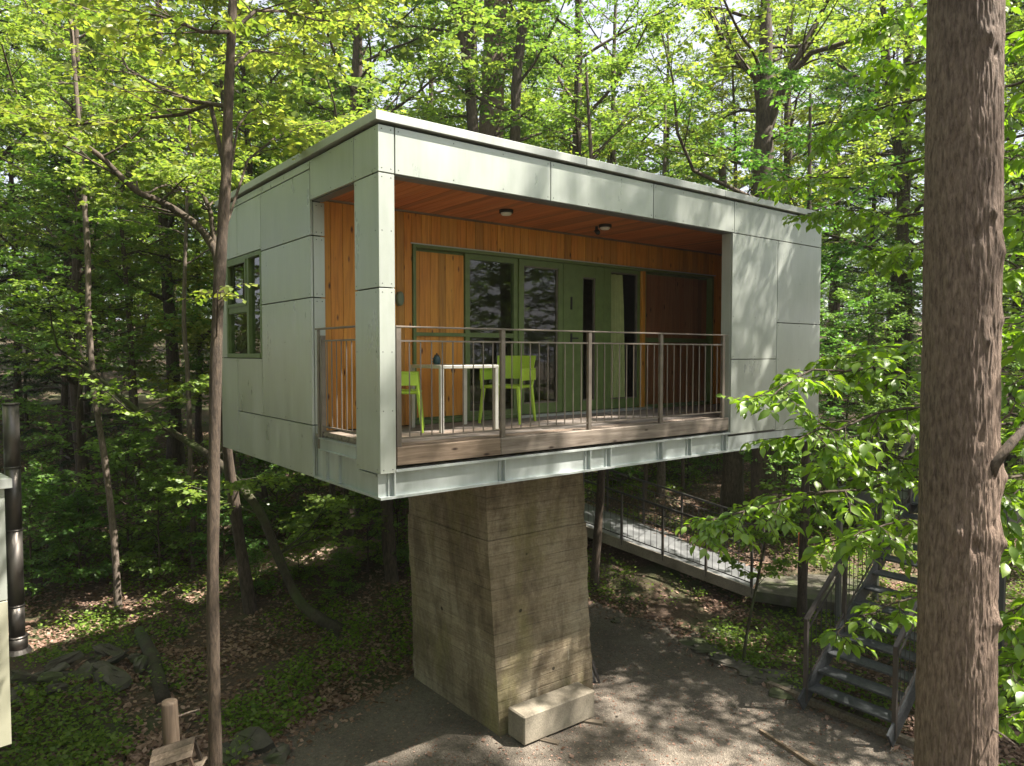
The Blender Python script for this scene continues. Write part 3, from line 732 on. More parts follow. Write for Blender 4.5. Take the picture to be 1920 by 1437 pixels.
# fittings
def lamp(x, y, lab):
    e = empty('ceiling_lamp', (x, y, 3.053), lab, 'lamp', 'lamps on the balcony ceiling')
    q = MB(); q.tube([(0, 0, 0), (0, 0, -.035)], .085, 24); q.obj('lamp_base', M_BLACK, e)
    P = [(0, 0, -.034), (0, 0, -.05), (0, 0, -.062), (0, 0, -.068)]; q = MB(); q.tube(P, (.066, .064, .05, .02), 24); q.obj('lamp_shade', M_WHITE, e, True)
lamp(2.17, .93, 'round ceiling lamp on the red balcony boards, nearer the corner post'); lamp(3.80, .90, 'round ceiling lamp on the balcony beside the black security camera')
e = empty('security_camera', (3.80, 1.06, 3.053), 'small black camera hanging from the balcony ceiling next to the second lamp', 'camera')
q = MB(); q.tube([(0, 0, 0), (0, 0, -.05)], .02, 10); q.obj('bracket', M_BLACK, e)
q = MB(); q.tube([(0, .0, -.06), (-.03, -.05, -.085), (-.04, -.07, -.10)], (.032, .034, .028), 12); q.obj('camera_body', M_BLACK, e, True)
e = empty('utility_box', (1.14, BY-.02, 2.0), 'small grey green oval box fixed to the orange boards beside the window', 'box')
q = MB(); q.tube([(0, .02, 0), (0, -.045, 0), (0, -.055, 0)], (.05, .05, .035), 16); 
ob = q.obj('cover', M_GREYBOX, e, True); ob.scale = (.9, 1, 1.7)

# ================================================================== balcony furniture
def make_chair():
    e = empty('armchair', (0, 0, 0), '', 'chair', 'lime chairs on the balcony')
    q = MB(); q.box(-.22, .23, -.22, .22, .425, .455, bev=.012); q.box(-.20, .21, -.20, .20, .455, .462, bev=.003); q.obj('seat', M_LIME, e)
    for sx, sy in ((1, 1), (1, -1), (-1, 1), (-1, -1)):
        q = MB(); x0 = .20*sx; top = .425 if sx > 0 else .43
        q.tube([(x0+.04*sx, .215*sy+.02*sy, 0), (x0, .20*sy, .44)], (.016, .026), 6)
        if sx > 0: q.tube([(x0, .225*sy, .42), (x0-.02, .235*sy, .66)], (.018, .016), 6)
        q.obj('leg', M_LIME, e, False)
    # back: curved shell with opening under it
    b = MB(); n = 8
    for j, z in enumerate((.53, .67, .82)):
        for i in range(n+1):
            t = i/n*2-1; hw = .205+.014*j; b.v.append((-.215-.045*j-.0+.035*t*t, hw*t, z))
    m = len(b.v)
    b.v += [(x-.016, y, z) for x, y, z in b.v]
    for j in range(2):
        for i in range(n):
            a = j*(n+1)+i; b.f.append((a, a+1, a+n+2, a+n+1)); b.f.append((m+a, m+a+n+1, m+a+n+2, m+a+1))
    for i in range(n): b.f.append((i, m+i, m+i+1, i+1)); a = 2*(n+1)+i; b.f.append((a, a+1, m+a+1, m+a))
    for j in range(2):
        for i in (0, n): a = j*(n+1)+i; b.f.append((a, a+n+1, m+a+n+1, m+a) if i == 0 else (a, m+a, m+a+n+1, a+n+1))
    b.obj('backrest', M_LIME, e)
    for sy in (1, -1):
        q = MB(); q.tube([(-.215, .2*sy, .44), (-.24, .21*sy, .57)], .02, 6); q.obj('back_support', M_LIME, e)
        q = MB(); q.box(-.22, .20, .215*sy, .25*sy, .645, .665, bev=.006); q.box(-.22, .20, .235*sy, .25*sy, .52, .644, bev=.003); q.obj('armrest', M_LIME, e)
    return e
ch1 = make_chair(); ch1['label'] = 'lime green plastic armchair at the right end of the balcony table, facing it'
ch2 = copy_tree(ch1); ch2['label'] = 'lime green plastic armchair half hidden by the corner post, left of the table'
ch1.location = (2.50, 1.33, .478); ch1.rotation_euler.z = math.atan2(-.275, -.47); ch1.scale = (1.14, 1.16, 1.03)
ch2.location = (.90, 1.26, .478); ch2.rotation_euler.z = R(-32); ch2.scale = (1.1, 1.1, 1.0)
tb = empty('balcony_table', (1.53, 1.10, .478), 'pale metal table on the balcony between two lime green chairs', 'table', rz=R(-4))
q = MB(); q.box(-.38, .38, -.38, .38, .705, .742, bev=.004); q.obj('tabletop', M_TABLE, tb)
q = MB(); q.box(-.022, .022, -.022, .022, 0, .705, bev=.003); lm = q.mesh('table_leg', M_TABLE)
for sx in (-1, 1):
    for sy in (-1, 1): inst('leg', lm, tb, (.355*sx, .355*sy, 0))
e = empty('teal_pot', (1.50, 1.42, 1.221), 'small dark teal pot with a lid standing on the balcony table', 'pot')
q = MB(); q.tube([(0, 0, 0), (0, 0, .02), (0, 0, .07), (0, 0, .10), (0, 0, .105)], (.038, .048, .046, .03, .028), 16); q.obj('body', M_TEAL, e, True)
q = MB(); q.tube([(0, 0, .106), (0, 0, .115), (0, 0, .12), (0, 0, .135)], (.03, .024, .008, .009), 12); q.obj('lid', M_BLACK, e, True)
q = MB(); q.tube([(-.045, 0, .07), (-.075, 0, .075), (-.078, 0, .04), (-.048, 0, .03)], .006, 6); q.obj('handle', M_TEAL, e, True)

# ================================================================== concrete pillar and things at its foot
PL = empty('concrete_pillar', (2.3, 1.2, GZ), 'massive weathered board-marked concrete pillar carrying the cabin', 'pillar')
def tier(z0, z1, q0, q1, nm, nz=26, nx=14):
    nz = max(6, int((z1-z0)/.036))
    """tapered block with slightly uneven faces; q = (x0,x1,y0,y1) at z0 and z1"""
    b = MB(); P = []
    ring = []
    for i in range(nx): ring.append((i/nx, 0))
    for i in range(nx): ring.append((1, i/nx))
    for i in range(nx): ring.append((1-i/nx, 1))
    for i in range(nx): ring.append((0, 1-i/nx))
    k = len(ring); V = []
    for j in range(nz+1):
        t = j/nz; z = z0+(z1-z0)*t; Q = [a*(1-t)+c_*t for a, c_ in zip(q0, q1)]
        for (a, c_) in ring:
            x = Q[0]+(Q[1]-Q[0])*a; y = Q[2]+(Q[3]-Q[2])*c_
            nx_ = -1 if a == 0 else (1 if a == 1 else 0); ny_ = -1 if c_ == 0 else (1 if c_ == 1 else 0)
            zq = z-.006; bd = math.floor(zq/.145+(0.5 if nx_ else 0)*0); dz0 = (math.sin(bd*12.9898)*43758.5453 % 1-.5)*.006
            dz = dz0+(float(fbm(np.array([x*1.3+y*.9+3]), np.array([z*7.]), 3, 4)[0])-.45)*.035+(float(fbm(np.array([x*5+y*5]), np.array([z*5]), 3, 14)[0])-.45)*.02
            V.append((x+nx_*dz, y+ny_*dz, z))
    b.v = V
    for j in range(nz):
        for i in range(k): b.f.append((j*k+i, j*k+(i+1) % k, (j+1)*k+(i+1) % k, (j+1)*k+i))
    b.f.append(tuple(nz*k+i for i in range(k))); b.f.append(tuple(i for i in reversed(range(k))))
    o = b.obj(nm, M_CONC, PL); o.location = (-2.3, -1.2, -GZ); return o
tier(-.97, -.004, (2.105, 3.745, 1.215, 3.16), (2.05, 3.69, 1.215, 3.10), 'upper_block', 16)
tier(-2.75, -.972, (2.22, 3.86, 1.20, 3.26), (2.09, 3.76, 1.20, 3.18), 'middle_block', 26)
tier(GZ-.25, -2.752, (2.27, 3.915, 1.18, 3.34), (2.225, 3.87, 1.195, 3.28), 'lower_block', 16)
bp = onz(972, 1394, GZ); bq = onz(1113, 1335, GZ)
e = empty('concrete_block', (2.42, .78, GZ+.05), 'pale concrete block lying on the gravel against the foot of the pillar', 'block', rz=R(-1))
q = MB(); q.box(-.09, 1.10, .0, .34, .0, .36, bev=.016); q.obj('block_body', M_CONC2, e)
for i, x0 in enumerate((.22, .98)):
    e2 = empty('timber_wedge', (2.44+x0, .74, GZ+.012), ('short timber wedge under the near end of the concrete block', 'short timber wedge under the far end of the concrete block')[i], 'wedge', rz=R(-62+8*i))
    q = MB(); q.box(-.16, .16, -.045, .045, 0, .036, bev=.004); q.obj('wedge_body', M_OLDWOOD, e2)
e = empty('steel_prop', (4.02, 1.6, GZ), 'dark steel plate and thin downpipe along the right edge of the pillar', 'pipe')
q = MB(); q.box(-.12, .07, -.02, .02, .9, 3.48); q.obj('plate', M_DULL, e)
q = MB(); q.tube([(.0, -.06, 3.4), (.03, -.06, .95), (.03, -.06, .75)], .018, 8); q.obj('pipe', M_DARKSTEEL, e)
q = MB(); q.bar((.03, -.06, .76), (.28, -.14, .02), .03); q.obj('brace', M_DARKSTEEL, e)
q = MB(); q.v = [(.0, .0, .02), (.26, -.1, .02), (.02, 0, .8), (.0, .01, .02), (.26, -.09, .02), (.02, .01, .8)]; q.f = [(0, 1, 2), (5, 4, 3), (0, 3, 4, 1), (1, 4, 5, 2), (2, 5, 3, 0)]; q.obj('gusset', M_DULL, e)

# ================================================================== metal stairs, landing and ramp
def sub(name, me, par, loc=(0, 0, 0), rot=None): return inst(name, me, par, loc, rot)
ST = empty('metal_stairs', (5.9, -1.42, GZ+.15), 'dark steel open-tread staircase climbing to the right beside the big trunk', 'stairs')
sx, sy0, sy1, rise, run, ns = 0., .58, -.58, .178, .252, 13
q = MB(); q.box(0, .26, -.56, .56, -.03, 0, bev=.003); trm = q.mesh('tread', M_TREAD)
for i in range(ns): sub('tread', trm, ST, (.02+i*run, 0, .19+i*rise))
for yy in (sy0, sy1):
    q = MB(); q.bar((-.12, yy, .0), (ns*run+.05, yy, ns*rise+.10), .03, .22); q.obj('stringer', M_TREAD, ST)
    q = MB(); q.bar((-.02, yy, 1.12), (ns*run, yy, ns*rise+1.2), .05, .05); q.bar((-.02, yy, .95), (ns*run, yy, ns*rise+1.03), .02, .02); q.obj('handrail', M_RAILD, ST)
    q = MB(); q.bar((-.02, yy, .25), (ns*run, yy, ns*rise+.33), .02, .02); q.obj('bottom_rail', M_RAILD, ST)
    q = MB(); q.box(-.025, .025, -.025, .025, -.15, 1.0); sp_ = q.mesh('stair_post', M_RAILD)
    for i in (0, 4, 8, 12): sub('post', sp_, ST, (.0+i*run, yy, .14+i*rise))
    q = MB(); q.tube([(0, 0, .0), (0, 0, .71)], .006, 5, False); sb_ = q.mesh('baluster', M_DARKSTEEL)
    for i in range(1, 27): sub('baluster', sb_, ST, (i*run/2, yy, .25+i*rise/2))
LX = 5.9+ns*run; LZ = GZ+.15+ns*rise+.02
LN = empty('stair_landing', (LX, -2.1, GZ), 'steel landing at the top of the staircase behind the big trunk, on posts', 'landing')
h = LZ-GZ
q = MB(); q.box(0, 1.5, 0, 2.6, h-.04, h); q.obj('deck_grating', M_TREAD, LN)
q = MB(); q.box(-.03, 0, 0, 2.6, h-.2, h); q.box(1.5, 1.53, 0, 2.6, h-.2, h); q.box(0, 1.5, 2.6, 2.63, h-.2, h); q.box(0, 1.5, -.03, 0, h-.2, h); q.obj('edge_beam', M_DULL, LN)
for x, y in ((.05, .05), (1.45, .05), (.05, 2.55), (1.45, 2.55)):
    q = MB(); q.box(x-.04, x+.04, y-.04, y+.04, tz(LX+x, -2.1+y)-GZ-.1, h-.04); q.obj('support_post', M_DULL, LN)
for (a, b) in (((1.5, 0), (1.5, 2.6)), ((0, 1.35), (0, 2.6)), ((0, 2.58), (1.5, 2.58))):
    for hz_, w_ in ((1.05, .045), (.88, .02), (.12, .02)):
        q = MB(); q.bar((*a, h+hz_), (*b, h+hz_), w_, w_); q.obj('rail', M_RAILD, LN)
    k = int(math.dist(a, b)/.125)
    q = MB(); q.tube([(0, 0, .12), (0, 0, .88)], .006, 5, False); lb = q.mesh('baluster', M_DARKSTEEL)
    q = MB(); q.box(-.022, .022, -.022, .022, 0, 1.03); lp = q.mesh('landing_post', M_RAILD)
    for i in range(k+1):
        xx, y = a[0]+(b[0]-a[0])*i/k, a[1]+(b[1]-a[1])*i/k
        if i % 10 == 0: sub('post', lp, LN, (xx, y, h))
        else: sub('baluster', lb, LN, (xx, y, h))
# ramp
A = np.array([8.85, 1.95, -3.12]); Bv = np.array([7.55, 4.75, -2.38]); dv = (Bv-A); dv = dv/np.linalg.norm(dv[:2])
RM = empty('ramp_walkway', tuple(A), 'sloping grey metal walkway with railings on both sides crossing the slope behind the pillar', 'walkway')
LEN = 7.4; side = np.array([dv[1], -dv[0]]); wdt = 1.55
P3 = lambda t, s_, z: (dv[0]*t+side[0]*s_, dv[1]*t+side[1]*s_, dv[2]*t+z)
q = MB(); 
for t0 in np.arange(0, LEN, .6):
    q = MB(); q.quad(P3(t0, 0.03, 0), P3(t0+.592, 0.03, 0), P3(t0+.592, wdt-.03, 0), P3(t0, wdt-.03, 0)); q.quad(P3(t0, 0.03, -.03), P3(t0, wdt-.03, -.03), P3(t0+.592, wdt-.03, -.03), P3(t0+.592, 0.03, -.03))
    q.quad(P3(t0, .03, -.03), P3(t0+.592, .03, -.03), P3(t0+.592, .03, 0), P3(t0, .03, 0))
    q.obj('deck_panel', M_DULL, RM)
for s_ in (0, wdt):
    q = MB(); q.bar(P3(-.05, s_, -.09), P3(LEN, s_, -.09), .04, .2); q.obj('edge_beam', M_CONC2, RM)
    for hz_, w_ in ((.98, .04), (.80, .018), (.10, .018)):
        q = MB(); q.bar(P3(0, s_, hz_), P3(LEN, s_, hz_), w_, w_); q.obj('rail', M_DARKSTEEL, RM)
    q = MB(); q.box(-.02, .02, -.02, .02, -.1, .96); rp = q.mesh('ramp_post', M_RAILD)
    q = MB(); q.tube([(0, 0, .1), (0, 0, .8)], .0055, 5, False); rb = q.mesh('baluster', M_DARKSTEEL)
    k = int(LEN/.123)
    for i in range(k+1):
        if i % 7 == 0: sub('post', rp, RM, P3(i*.123, s_, 0))
        else: sub('baluster', rb, RM, P3(i*.123, s_, 0))
for t0 in (1.2, 4.2, 7.0):
    q = MB(); p = P3(t0, .7, -.05); q.box(p[0]-.06, p[0]+.06, p[1]-.06, p[1]+.06, -1.2, p[2]); q.obj('support', M_CONC2, RM)
e = empty('concrete_slab', (A[0], A[1], A[2]-.02), 'pale concrete slab where the walkway meets the ground near the stairs', 'slab', rz=math.atan2(dv[1], dv[0]))
q = MB(); q.box(-1.9, -.06, -wdt-.05, .08, -.2, .0, bev=.01); q.box(-1.9, -1.0, -wdt-.04, .07, -.2, -.03); ob = q.obj('slab_body', M_STONE, e)

# vertical pole fence far behind
fa = np.array(at(655, 1000, 17.5)[:2]); fb = np.array(at(775, 1000, 16.8)[:2]); FE = empty('pole_fence', (fa[0], fa[1], tz(*fa)), 'weathered fence of thin upright poles behind the slope left of the pillar', 'fence')
k = 34
for i in range(k):
    p = fa+(fb-fa)*i/(k-1)+np.array([rn.uniform(-.02, .02), rn.uniform(-.05, .05)]); z = tz(*p)-tz(*fa)
    q = MB(); r_ = rn.uniform(.016, .03); hh = rn.uniform(1.35, 1.6); q.tube([(p[0]-fa[0], p[1]-fa[1], z-.1), (p[0]-fa[0]+rn.uniform(-.04, .04), p[1]-fa[1], z+hh)], (r_, r_*.85), 6); q.obj('pole', M_OLDWOOD, FE, True)

# ================================================================== stones, edging
def stone_mesh(seed, sx, sy, sz):
    r = np.random.default_rng(seed); bm = MB(); n = 9; m = 6; V = []
    for j in range(m+1):
        ph = -math.pi/2+math.pi*j/m
        for i in range(n):
            th = 2*math.pi*i/n; cx, cy, cz = math.cos(ph)*math.cos(th), math.cos(ph)*math.sin(th), math.sin(ph)
            q_ = lambda v: math.copysign(abs(v)**.62, v)
            s_ = 1+r.normal(0, .12); V.append((q_(cx)*sx*s_, q_(cy)*sy*s_*(1+.35*cx), q_(cz)*sz*s_*(1+.3*cy)))
    bm.v = V
    for j in range(m):
        for i in range(n): bm.f.append((j*n+i, j*n+(i+1) % n, (j+1)*n+(i+1) % n, (j+1)*n+i))
    return bm.mesh('stone', M_STONE)
sm = [stone_mesh(i, .26, .15, .06) for i in range(5)]+[stone_mesh(20+i, .2, .16, .11) for i in range(5)]
GP2 = [(1170, 1168), (1205, 1172), (1245, 1178), (1265, 1192), (1300, 1205), (1322, 1218), (1345, 1226), (1382, 1248), (1408, 1262), (1440, 1270), (1462, 1282), (1486, 1290), (1512, 1302), (1232, 1190), (1290, 1192), (1356, 1240), (1424, 1278), (1480, 1302)]
for i, (a, b) in enumerate(GP2):
    p = onz(a, b, GZ+.03); o = inst('edging_stone', sm[i % 5], None, (p[0], p[1], GZ+.03), (rn.uniform(-.12, .12), rn.uniform(-.12, .12), rn.uniform(-.5, .5)-.9+1.57*0), (rn.uniform(.6, 1.15),)*3)
    tag(o, 'flat mossy stone in the rough row edging the gravel yard below the leafy bank', 'stone', 'flat stones edging the gravel')
LS = [(60, 1262), (92, 1258), (128, 1250), (160, 1262), (196, 1250), (110, 1280), (150, 1290), (185, 1282), (215, 1268), (70, 1285), (240, 1240), (250, 1262), (205, 1228), (170, 1236), (40, 1275), (135, 1268), (95, 1300), (222, 1290), (30, 1310)]
for i, (a, b) in enumerate(LS):
    p = gpt(a, b+6); o = inst('wall_stone', sm[5+i % 5], None, (p[0]+rn.uniform(-.15, .15), p[1]+rn.uniform(-.15, .15), p[2]+.03+.04*(i % 3)), (rn.uniform(-.5, .5), rn.uniform(-.5, .5), rn.uniform(0, 6)), (rn.uniform(.6, 1.5), rn.uniform(.5, 1.1), rn.uniform(.35, .9)))
    tag(o, 'dark rough stone in the low tumbled stone wall at the lower left', 'stone', 'stones of the tumbled wall')
for i, (a, b, s_) in enumerate(((470, 1408, 1.2), (425, 1425, .9), (520, 1425, .8))):
    p = gpt(a, b); o = inst('boulder', sm[7+i], None, (p[0], p[1], p[2]+.04), (.1, -.1, i*2.), (s_,)*3)
    tag(o, ('broad mossy boulder just right of the slender leaning trunk foot', 'small stone hugging the slender trunk at the bottom of the photo', 'small half buried stone right of the broad mossy boulder')[i], 'stone')
# timber edging
for i, (a, b, lab) in enumerate((((1440, 1288), (1742, 1412), 'long weathered timber edging the gravel in front of the stairs'), ((1425, 1372), (1560, 1460), 'thin timber strip set in the gravel at the lower right'))):
    p = onz(*a, GZ+.03); q_ = onz(*b, GZ+.03); e = empty('timber_edging', (p[0], p[1], GZ), lab, 'timber'); q = MB(); d = q_-p
    q.bar((0, 0, .03-.0), (d[0], d[1], .03), .09 if i == 0 else .04, .16 if i == 0 else .07); q.obj('beam', M_OLDWOOD, e)
a = gpt(262, 1190); b_ = gpt(306, 1318); e = empty('moss_log', tuple(a), 'low moss covered log lying on the bank above the bird feeder', 'log'); q = MB(); d = b_-a
q.tube([(0, 0, .06), (d[0]*.5+.04, d[1]*.5, d[2]*.5+.1), (d[0], d[1], d[2]+.06)], (.09, .11, .1), 10); q.obj('log_body', B_MOSS, e, True)

# bird feeder on its log
bp_ = at(318, 1350, 6.2); gz = tz(bp_[0], bp_[1])
e = empty('log_post', (bp_[0], bp_[1], gz), 'pale debarked log standing behind the bird feeder at the lower left', 'post')
q = MB(); h0 = at(314, 1314, 6.2)[2]-gz; q.tube([(.05, .0, -.1), (.03, 0, h0*.5), (0, 0, h0-.02), (0, 0, h0)], (.075, .072, .068, .06), 12); q.obj('log', M_LOG, e, True)
q = MB(); q.tube([(.05, 0, h0-.16), (.14, -.06, h0-.12), (.22, -.1, h0-.10)], (.012, .009, .005), 5); q.tube([(-.05, 0, h0-.14), (-.11, .02, h0-.13)], (.01, .005), 5); q.obj('twig', B_PALE, e)
fp = at(340, 1404, 5.7); e = empty('bird_feeder', (fp[0], fp[1], fp[2]-.12), 'small wooden bird feeder with a tilted plank roof on a log post', 'bird feeder', rz=-YAW+R(4)); e.scale = (.85, .85, .85)
e.rotation_euler.x = R(2); e.rotation_euler.y = R(-17)
for sgn in (-1, 1):
    for j in range(3):
        q = MB(); M = Matrix.Translation((0, 0, .20)) @ Matrix.Rotation(R(27)*sgn, 4, 'X')
        y0 = -sgn*(.0+j*.068); y1 = -sgn*(.066+j*.068); q.box(-.20, .20, y0, y1, 0, .014, M); q.obj('roof_plank', M_LOG, e)
q = MB(); q.box(-.15, .17, -.13, .13, -.09, -.07); q.obj('tray', M_OLDWOOD, e)
for x in (-.12, .13):
    for y in (-.09, .09): q = MB(); q.box(x-.015, x+.015, y-.015, y+.015, -.069, .125); q.obj('corner_post', M_LOG, e)
q = MB(); q.tube([(0, .1, -.07), (.0, .12, -2.2)], .03, 8); q.obj('pole', M_OLDWOOD, e)

# orange topped stake, brown board by the far path
p = gpt(1500, 1120); hz = at(1500, 995, 13.0)
e = empty('marker_stake', (p[0], p[1], p[2]), 'thin pale stake with an orange top near the end of the walkway', 'stake'); h_ = 1.25
q = MB(); q.tube([(0, 0, -.1), (0, 0, h_-.25)], .022, 8); q.obj('stake', M_OLDWOOD, e); q = MB(); q.tube([(0, 0, h_-.25), (0, 0, h_)], .05, 8); q.obj('top', M_ORANGE, e)
p = at(1885, 1290, 10.5); e = empty('timber_board', (p[0], p[1], tz(p[0], p[1])), 'short brown stack of boards by the sunlit path right of the big trunk', 'board', rz=-YAW)
for j in range(4): q = MB(); q.box(-.25, .12-.012*j*(j % 2), -.03, .03, .02+j*.11, .125+j*.11, bev=.004); q.obj('plank', M_OLDWOOD, e)

# ================================================================== neighbouring cabin at the left edge
p = at(22, 1395, 6.5); NB = empty('neighbour_cabin', (p[0], p[1], GZ), 'edge of a second raised metal clad cabin at the left border of the photo', 'cabin', rz=-YAW+R(46))
zb = p[2]-GZ; zm = at(22, 1122, 6.5)[2]-GZ; zt = at(22, 912, 6.5)[2]-GZ
q = MB(); q.box(-3, -.03, .03, 3, zb+.02, zt-.02); q.obj('wall_core', M_BLACK, NB)
for x0, x1 in ((-3, -1.55), (-1.54, 0)):
    q = MB(); q.box(x0, x1, 0, .028, zm+.006, zt, bev=.002); q.obj('wall_panel', M_PANEL, NB)
    q = MB(); q.box(x0, x1, 0, .028, zb, zm-.006, bev=.002); q.obj('wall_panel', M_CREAM, NB)
q = MB(); q.box(-.028, 0, .03, 1.5, zb, zt); q.box(-.028, 0, 1.51, 3, zb, zt); q.obj('wall_panel', M_PANEL, NB)
q = MB(); q.box(-3.05, .05, -.05, .1, zt+.004, zt+.085); q.box(-.1, .05, .1, 3.05, zt+.004, zt+.085); q.obj('roof_trim', M_TRIM, NB)
q = MB(); q.box(-2.4, -.7, .8, 2.4, -.2, zb+.02); q.obj('pillar', M_CONC, NB)
CH = empty('chimney_pipe', tuple(at(33, 1215, 6.9)), 'tall shiny metal flue pipe running up beside the cabin at the left border', 'pipe')
zs = [0., .12, .42, 1.15, 1.75, 2.35]
M_FLUE = metal_panel('stainless_flue', (.09, .082, .075), (.20, .18, .165), .8, .38)
for i, (a, b) in enumerate(zip(zs, zs[1:])):
    r_ = .085 if i == 0 else .066; q = MB(); q.tube([(0, 0, a), (0, 0, b-.012)], r_, 20); q.tube([(0, 0, b-.012), (0, 0, b)], r_+.006, 20); q.obj('pipe_section', M_FLUE, CH, True)
q = MB(); q.tube([(0, 0, -.04), (0, 0, 0)], (.12, .1), 20); q.obj('end_cap', M_FLUE, CH)
q = MB(); q.box(-.16, -.06, -.02, .02, .40, .44); q.box(-.16, -.06, -.02, .02, 1.5, 1.54); q.obj('bracket', M_DARKSTEEL, CH)

# ================================================================== the named trees
def world_path(pts, dflt):
    return np.array([at(a[0], a[1], a[2] if len(a) > 2 else dflt) for a in pts])
def custom_tree(name, seed, trunk, rad, label, m_b, m_l, limbs=(), sides=12, kind='far', wr=.6, tilt=.5, group=None, cat='tree', down=True):
    """trunk: world polyline, first point = foot; limbs: (polyline, r0, nsub, sublen, ntw, twlen, kl, leaf)"""
    p = Plant(seed); P = np.array(trunk); base = P[0].copy(); m = len(P)
    tt = np.linspace(0, m-1, (m-1)*5+1); i = np.clip(tt.astype(int), 0, m-2); f = (tt-i)[:, None]
    pa, pb = P[np.maximum(i-1, 0)], P[np.minimum(i+2, m-1)]; p0, p1 = P[i], P[i+1]
    Q = .5*(2*p0+(p1-pa)*f+(2*pa-5*p0+4*p1-pb)*f*f+(3*p0-pa-3*p1+pb)*f**3)
    rr = np.interp(tt, np.arange(m), rad)*(1+.06*np.sin(tt*7+seed))
    p.tube(Q-base, rr, sides)
    for L in limbs:
        W = np.array(L[0])-base; p.spray(W, *L[1:8], **(L[8] if len(L) > 8 else {}))
    e = empty(name, tuple(base), label, cat, group); inst('trunk', p.trunkbranch(m_b), e)
    if p.P: inst('crown', p.leafmesh(m_l, kind, wr, tilt), e)
    return e
def limb_to(p0, pts, d): return np.vstack([p0, world_path(pts, d)])
def rl(seed, p0, d, L, r0, ns=9, sl=None, nt=6, tw=.35, kl=8, ll=.11, cv=.2, kw=None):
    rr_ = Plant(seed); P = rr_.path(p0, d, L, 7, .12, (0, 0, cv)); return (P, r0, ns, sl or L*.42, nt, tw, kl, ll, kw or {})
# 1. slender near trunk at the left
d1 = 6.3; T1 = world_path([(404, 1437), (399, 1150), (401, 900), (406, 640), (416, 450), (424, 330), (428, 200), (434, 60), (440, -80), (448, -260), (470, -600)], d1)
foot = T1[0].copy(); foot[2] = tz(foot[0], foot[1])-.1; foot[0] -= .03; T1 = np.vstack([foot, T1]); rad1 = [.068, .055, .052, .05, .05, .048, .046, .042, .038, .034, .03, .02]
LM = [
 (limb_to(T1[6], [(395, 195, 6.5), (340, 215, 6.8), (270, 222, 7.1), (200, 228, 7.3), (130, 235, 7.5), (60, 215, 7.7)], d1), .024, 12, 1.0, 5, .3, 7, .075),
 (limb_to(T1[7], [(360, 190, 6.7), (300, 165, 7.2), (240, 130, 7.6), (215, 80, 8), (190, 50, 8.2)], d1), .022, 11, 1.0, 5, .3, 7, .075),
 (limb_to(T1[8], [(380, 60, 6.), (300, 30, 5.9), (230, 20, 5.9)], d1), .02, 10, .9, 5, .3, 7, .075),
 (limb_to(T1[6]+[0, 0, -.2], [(445, 240, 6.5), (470, 205, 6.8), (520, 225, 7.2)], d1), .014, 7, .5, 4, .22, 6, .07),
 (limb_to(T1[8], [(480, 20, 6.6), (540, 22, 7), (600, 40, 7.4), (660, 38, 7.8)], d1), .02, 11, 1.0, 6, .3, 7, .08),
 (limb_to(T1[7]+[0, 0, .3], [(470, 95, 6.8), (520, 100, 7.4), (570, 120, 8)], d1), .016, 10, .9, 5, .3, 7, .08),
 (limb_to(T1[5], [(465, 300, 7), (520, 255, 7.7), (580, 235, 8.4), (650, 220, 9)], d1), .014, 10, .8, 6, .3, 8, .085),
 (limb_to(T1[4], [(408, 545, 5.9), (398, 550, 6.4), (370, 545, 6.7)], d1), .008, 4, .3, 3, .15, 5, .06)]
for i in range(8): LM.append(rl(300+i, T1[9]+(T1[10]-T1[9])*i/8*1.1, (math.cos(i*2.4), math.sin(i*2.4), .35), 2.4, .018, 9, 1., 5, .3, 7, .085))
custom_tree('slender_tree', 51, T1, rad1, 'slender brown tree trunk standing in front of the left end of the cabin', B_BROWN, L_YEL, LM, 16, 'mid', .8, .4)
# 2. central big tree and its two thin companions
def stem(pts, d, rads, up, seed, label, name='tall_tree', mb_=B_DARK, ml=L_MID, nl=16, Rl=3., r_l=.04, base=.35, group=None, ll=.115, kl=9, nsb=8, sides=12):
    P = world_path(pts, d); a = P[0].copy(); a[2] = tz(a[0], a[1])-.1; P = np.vstack([a, P]); t = P[-1]+np.array(up)
    P = np.vstack([P, t]); L = []; m = len(P)-1; cum = np.concatenate([[0], np.cumsum(np.linalg.norm(np.diff(P, axis=0), axis=1))]); H = cum[-1]
    rr = np.interp(cum/H, np.linspace(0, 1, len(rads)), rads)
    for i in range(nl):
        h = H*(base+(1-base)*(i+.5)/nl); k = min(np.searchsorted(cum, h)-1, m-1); f = (h-cum[k])/(cum[k+1]-cum[k]); p = P[k]*(1-f)+P[k+1]*f
        az = i*2.4+seed; q_ = (i+.5)/nl; L.append(rl(seed*50+i, p, (math.cos(az), math.sin(az), .3+.4*q_), Rl*(.6+.6*math.sin(math.pi*q_)), r_l*(1.1-.6*q_), nsb, None, 6, .4, kl, ll, .15))
    return custom_tree(name, seed, P, rr, label, mb_, ml, L, sides, group=group)
stem([(905, 600), (914, 400), (921, 250), (926, 120), (930, 0)], 17, (.42, .32, .28, .25, .12), (.3, 0, 8), 61, 'thick dark furrowed trunk rising behind the middle of the roof', mb_=B_BIG, nl=16, base=.5, sides=18)
stem([(895, 500), (889, 300), (886, 230), (876, 120), (858, 20)], 15.5, (.16, .13, .12, .11, .05), (-1.2, .3, 5), 62, 'thin dark trunk left of the thick central trunk above the roof', nl=14, base=.5, Rl=2.4)
stem([(962, 500), (966, 260), (968, 160), (976, 80), (985, 0)], 15.5, (.14, .12, .11, .10, .04), (.8, .3, 5), 63, 'thin dark trunk right of the thick central trunk above the roof', nl=14, base=.5, Rl=2.4)
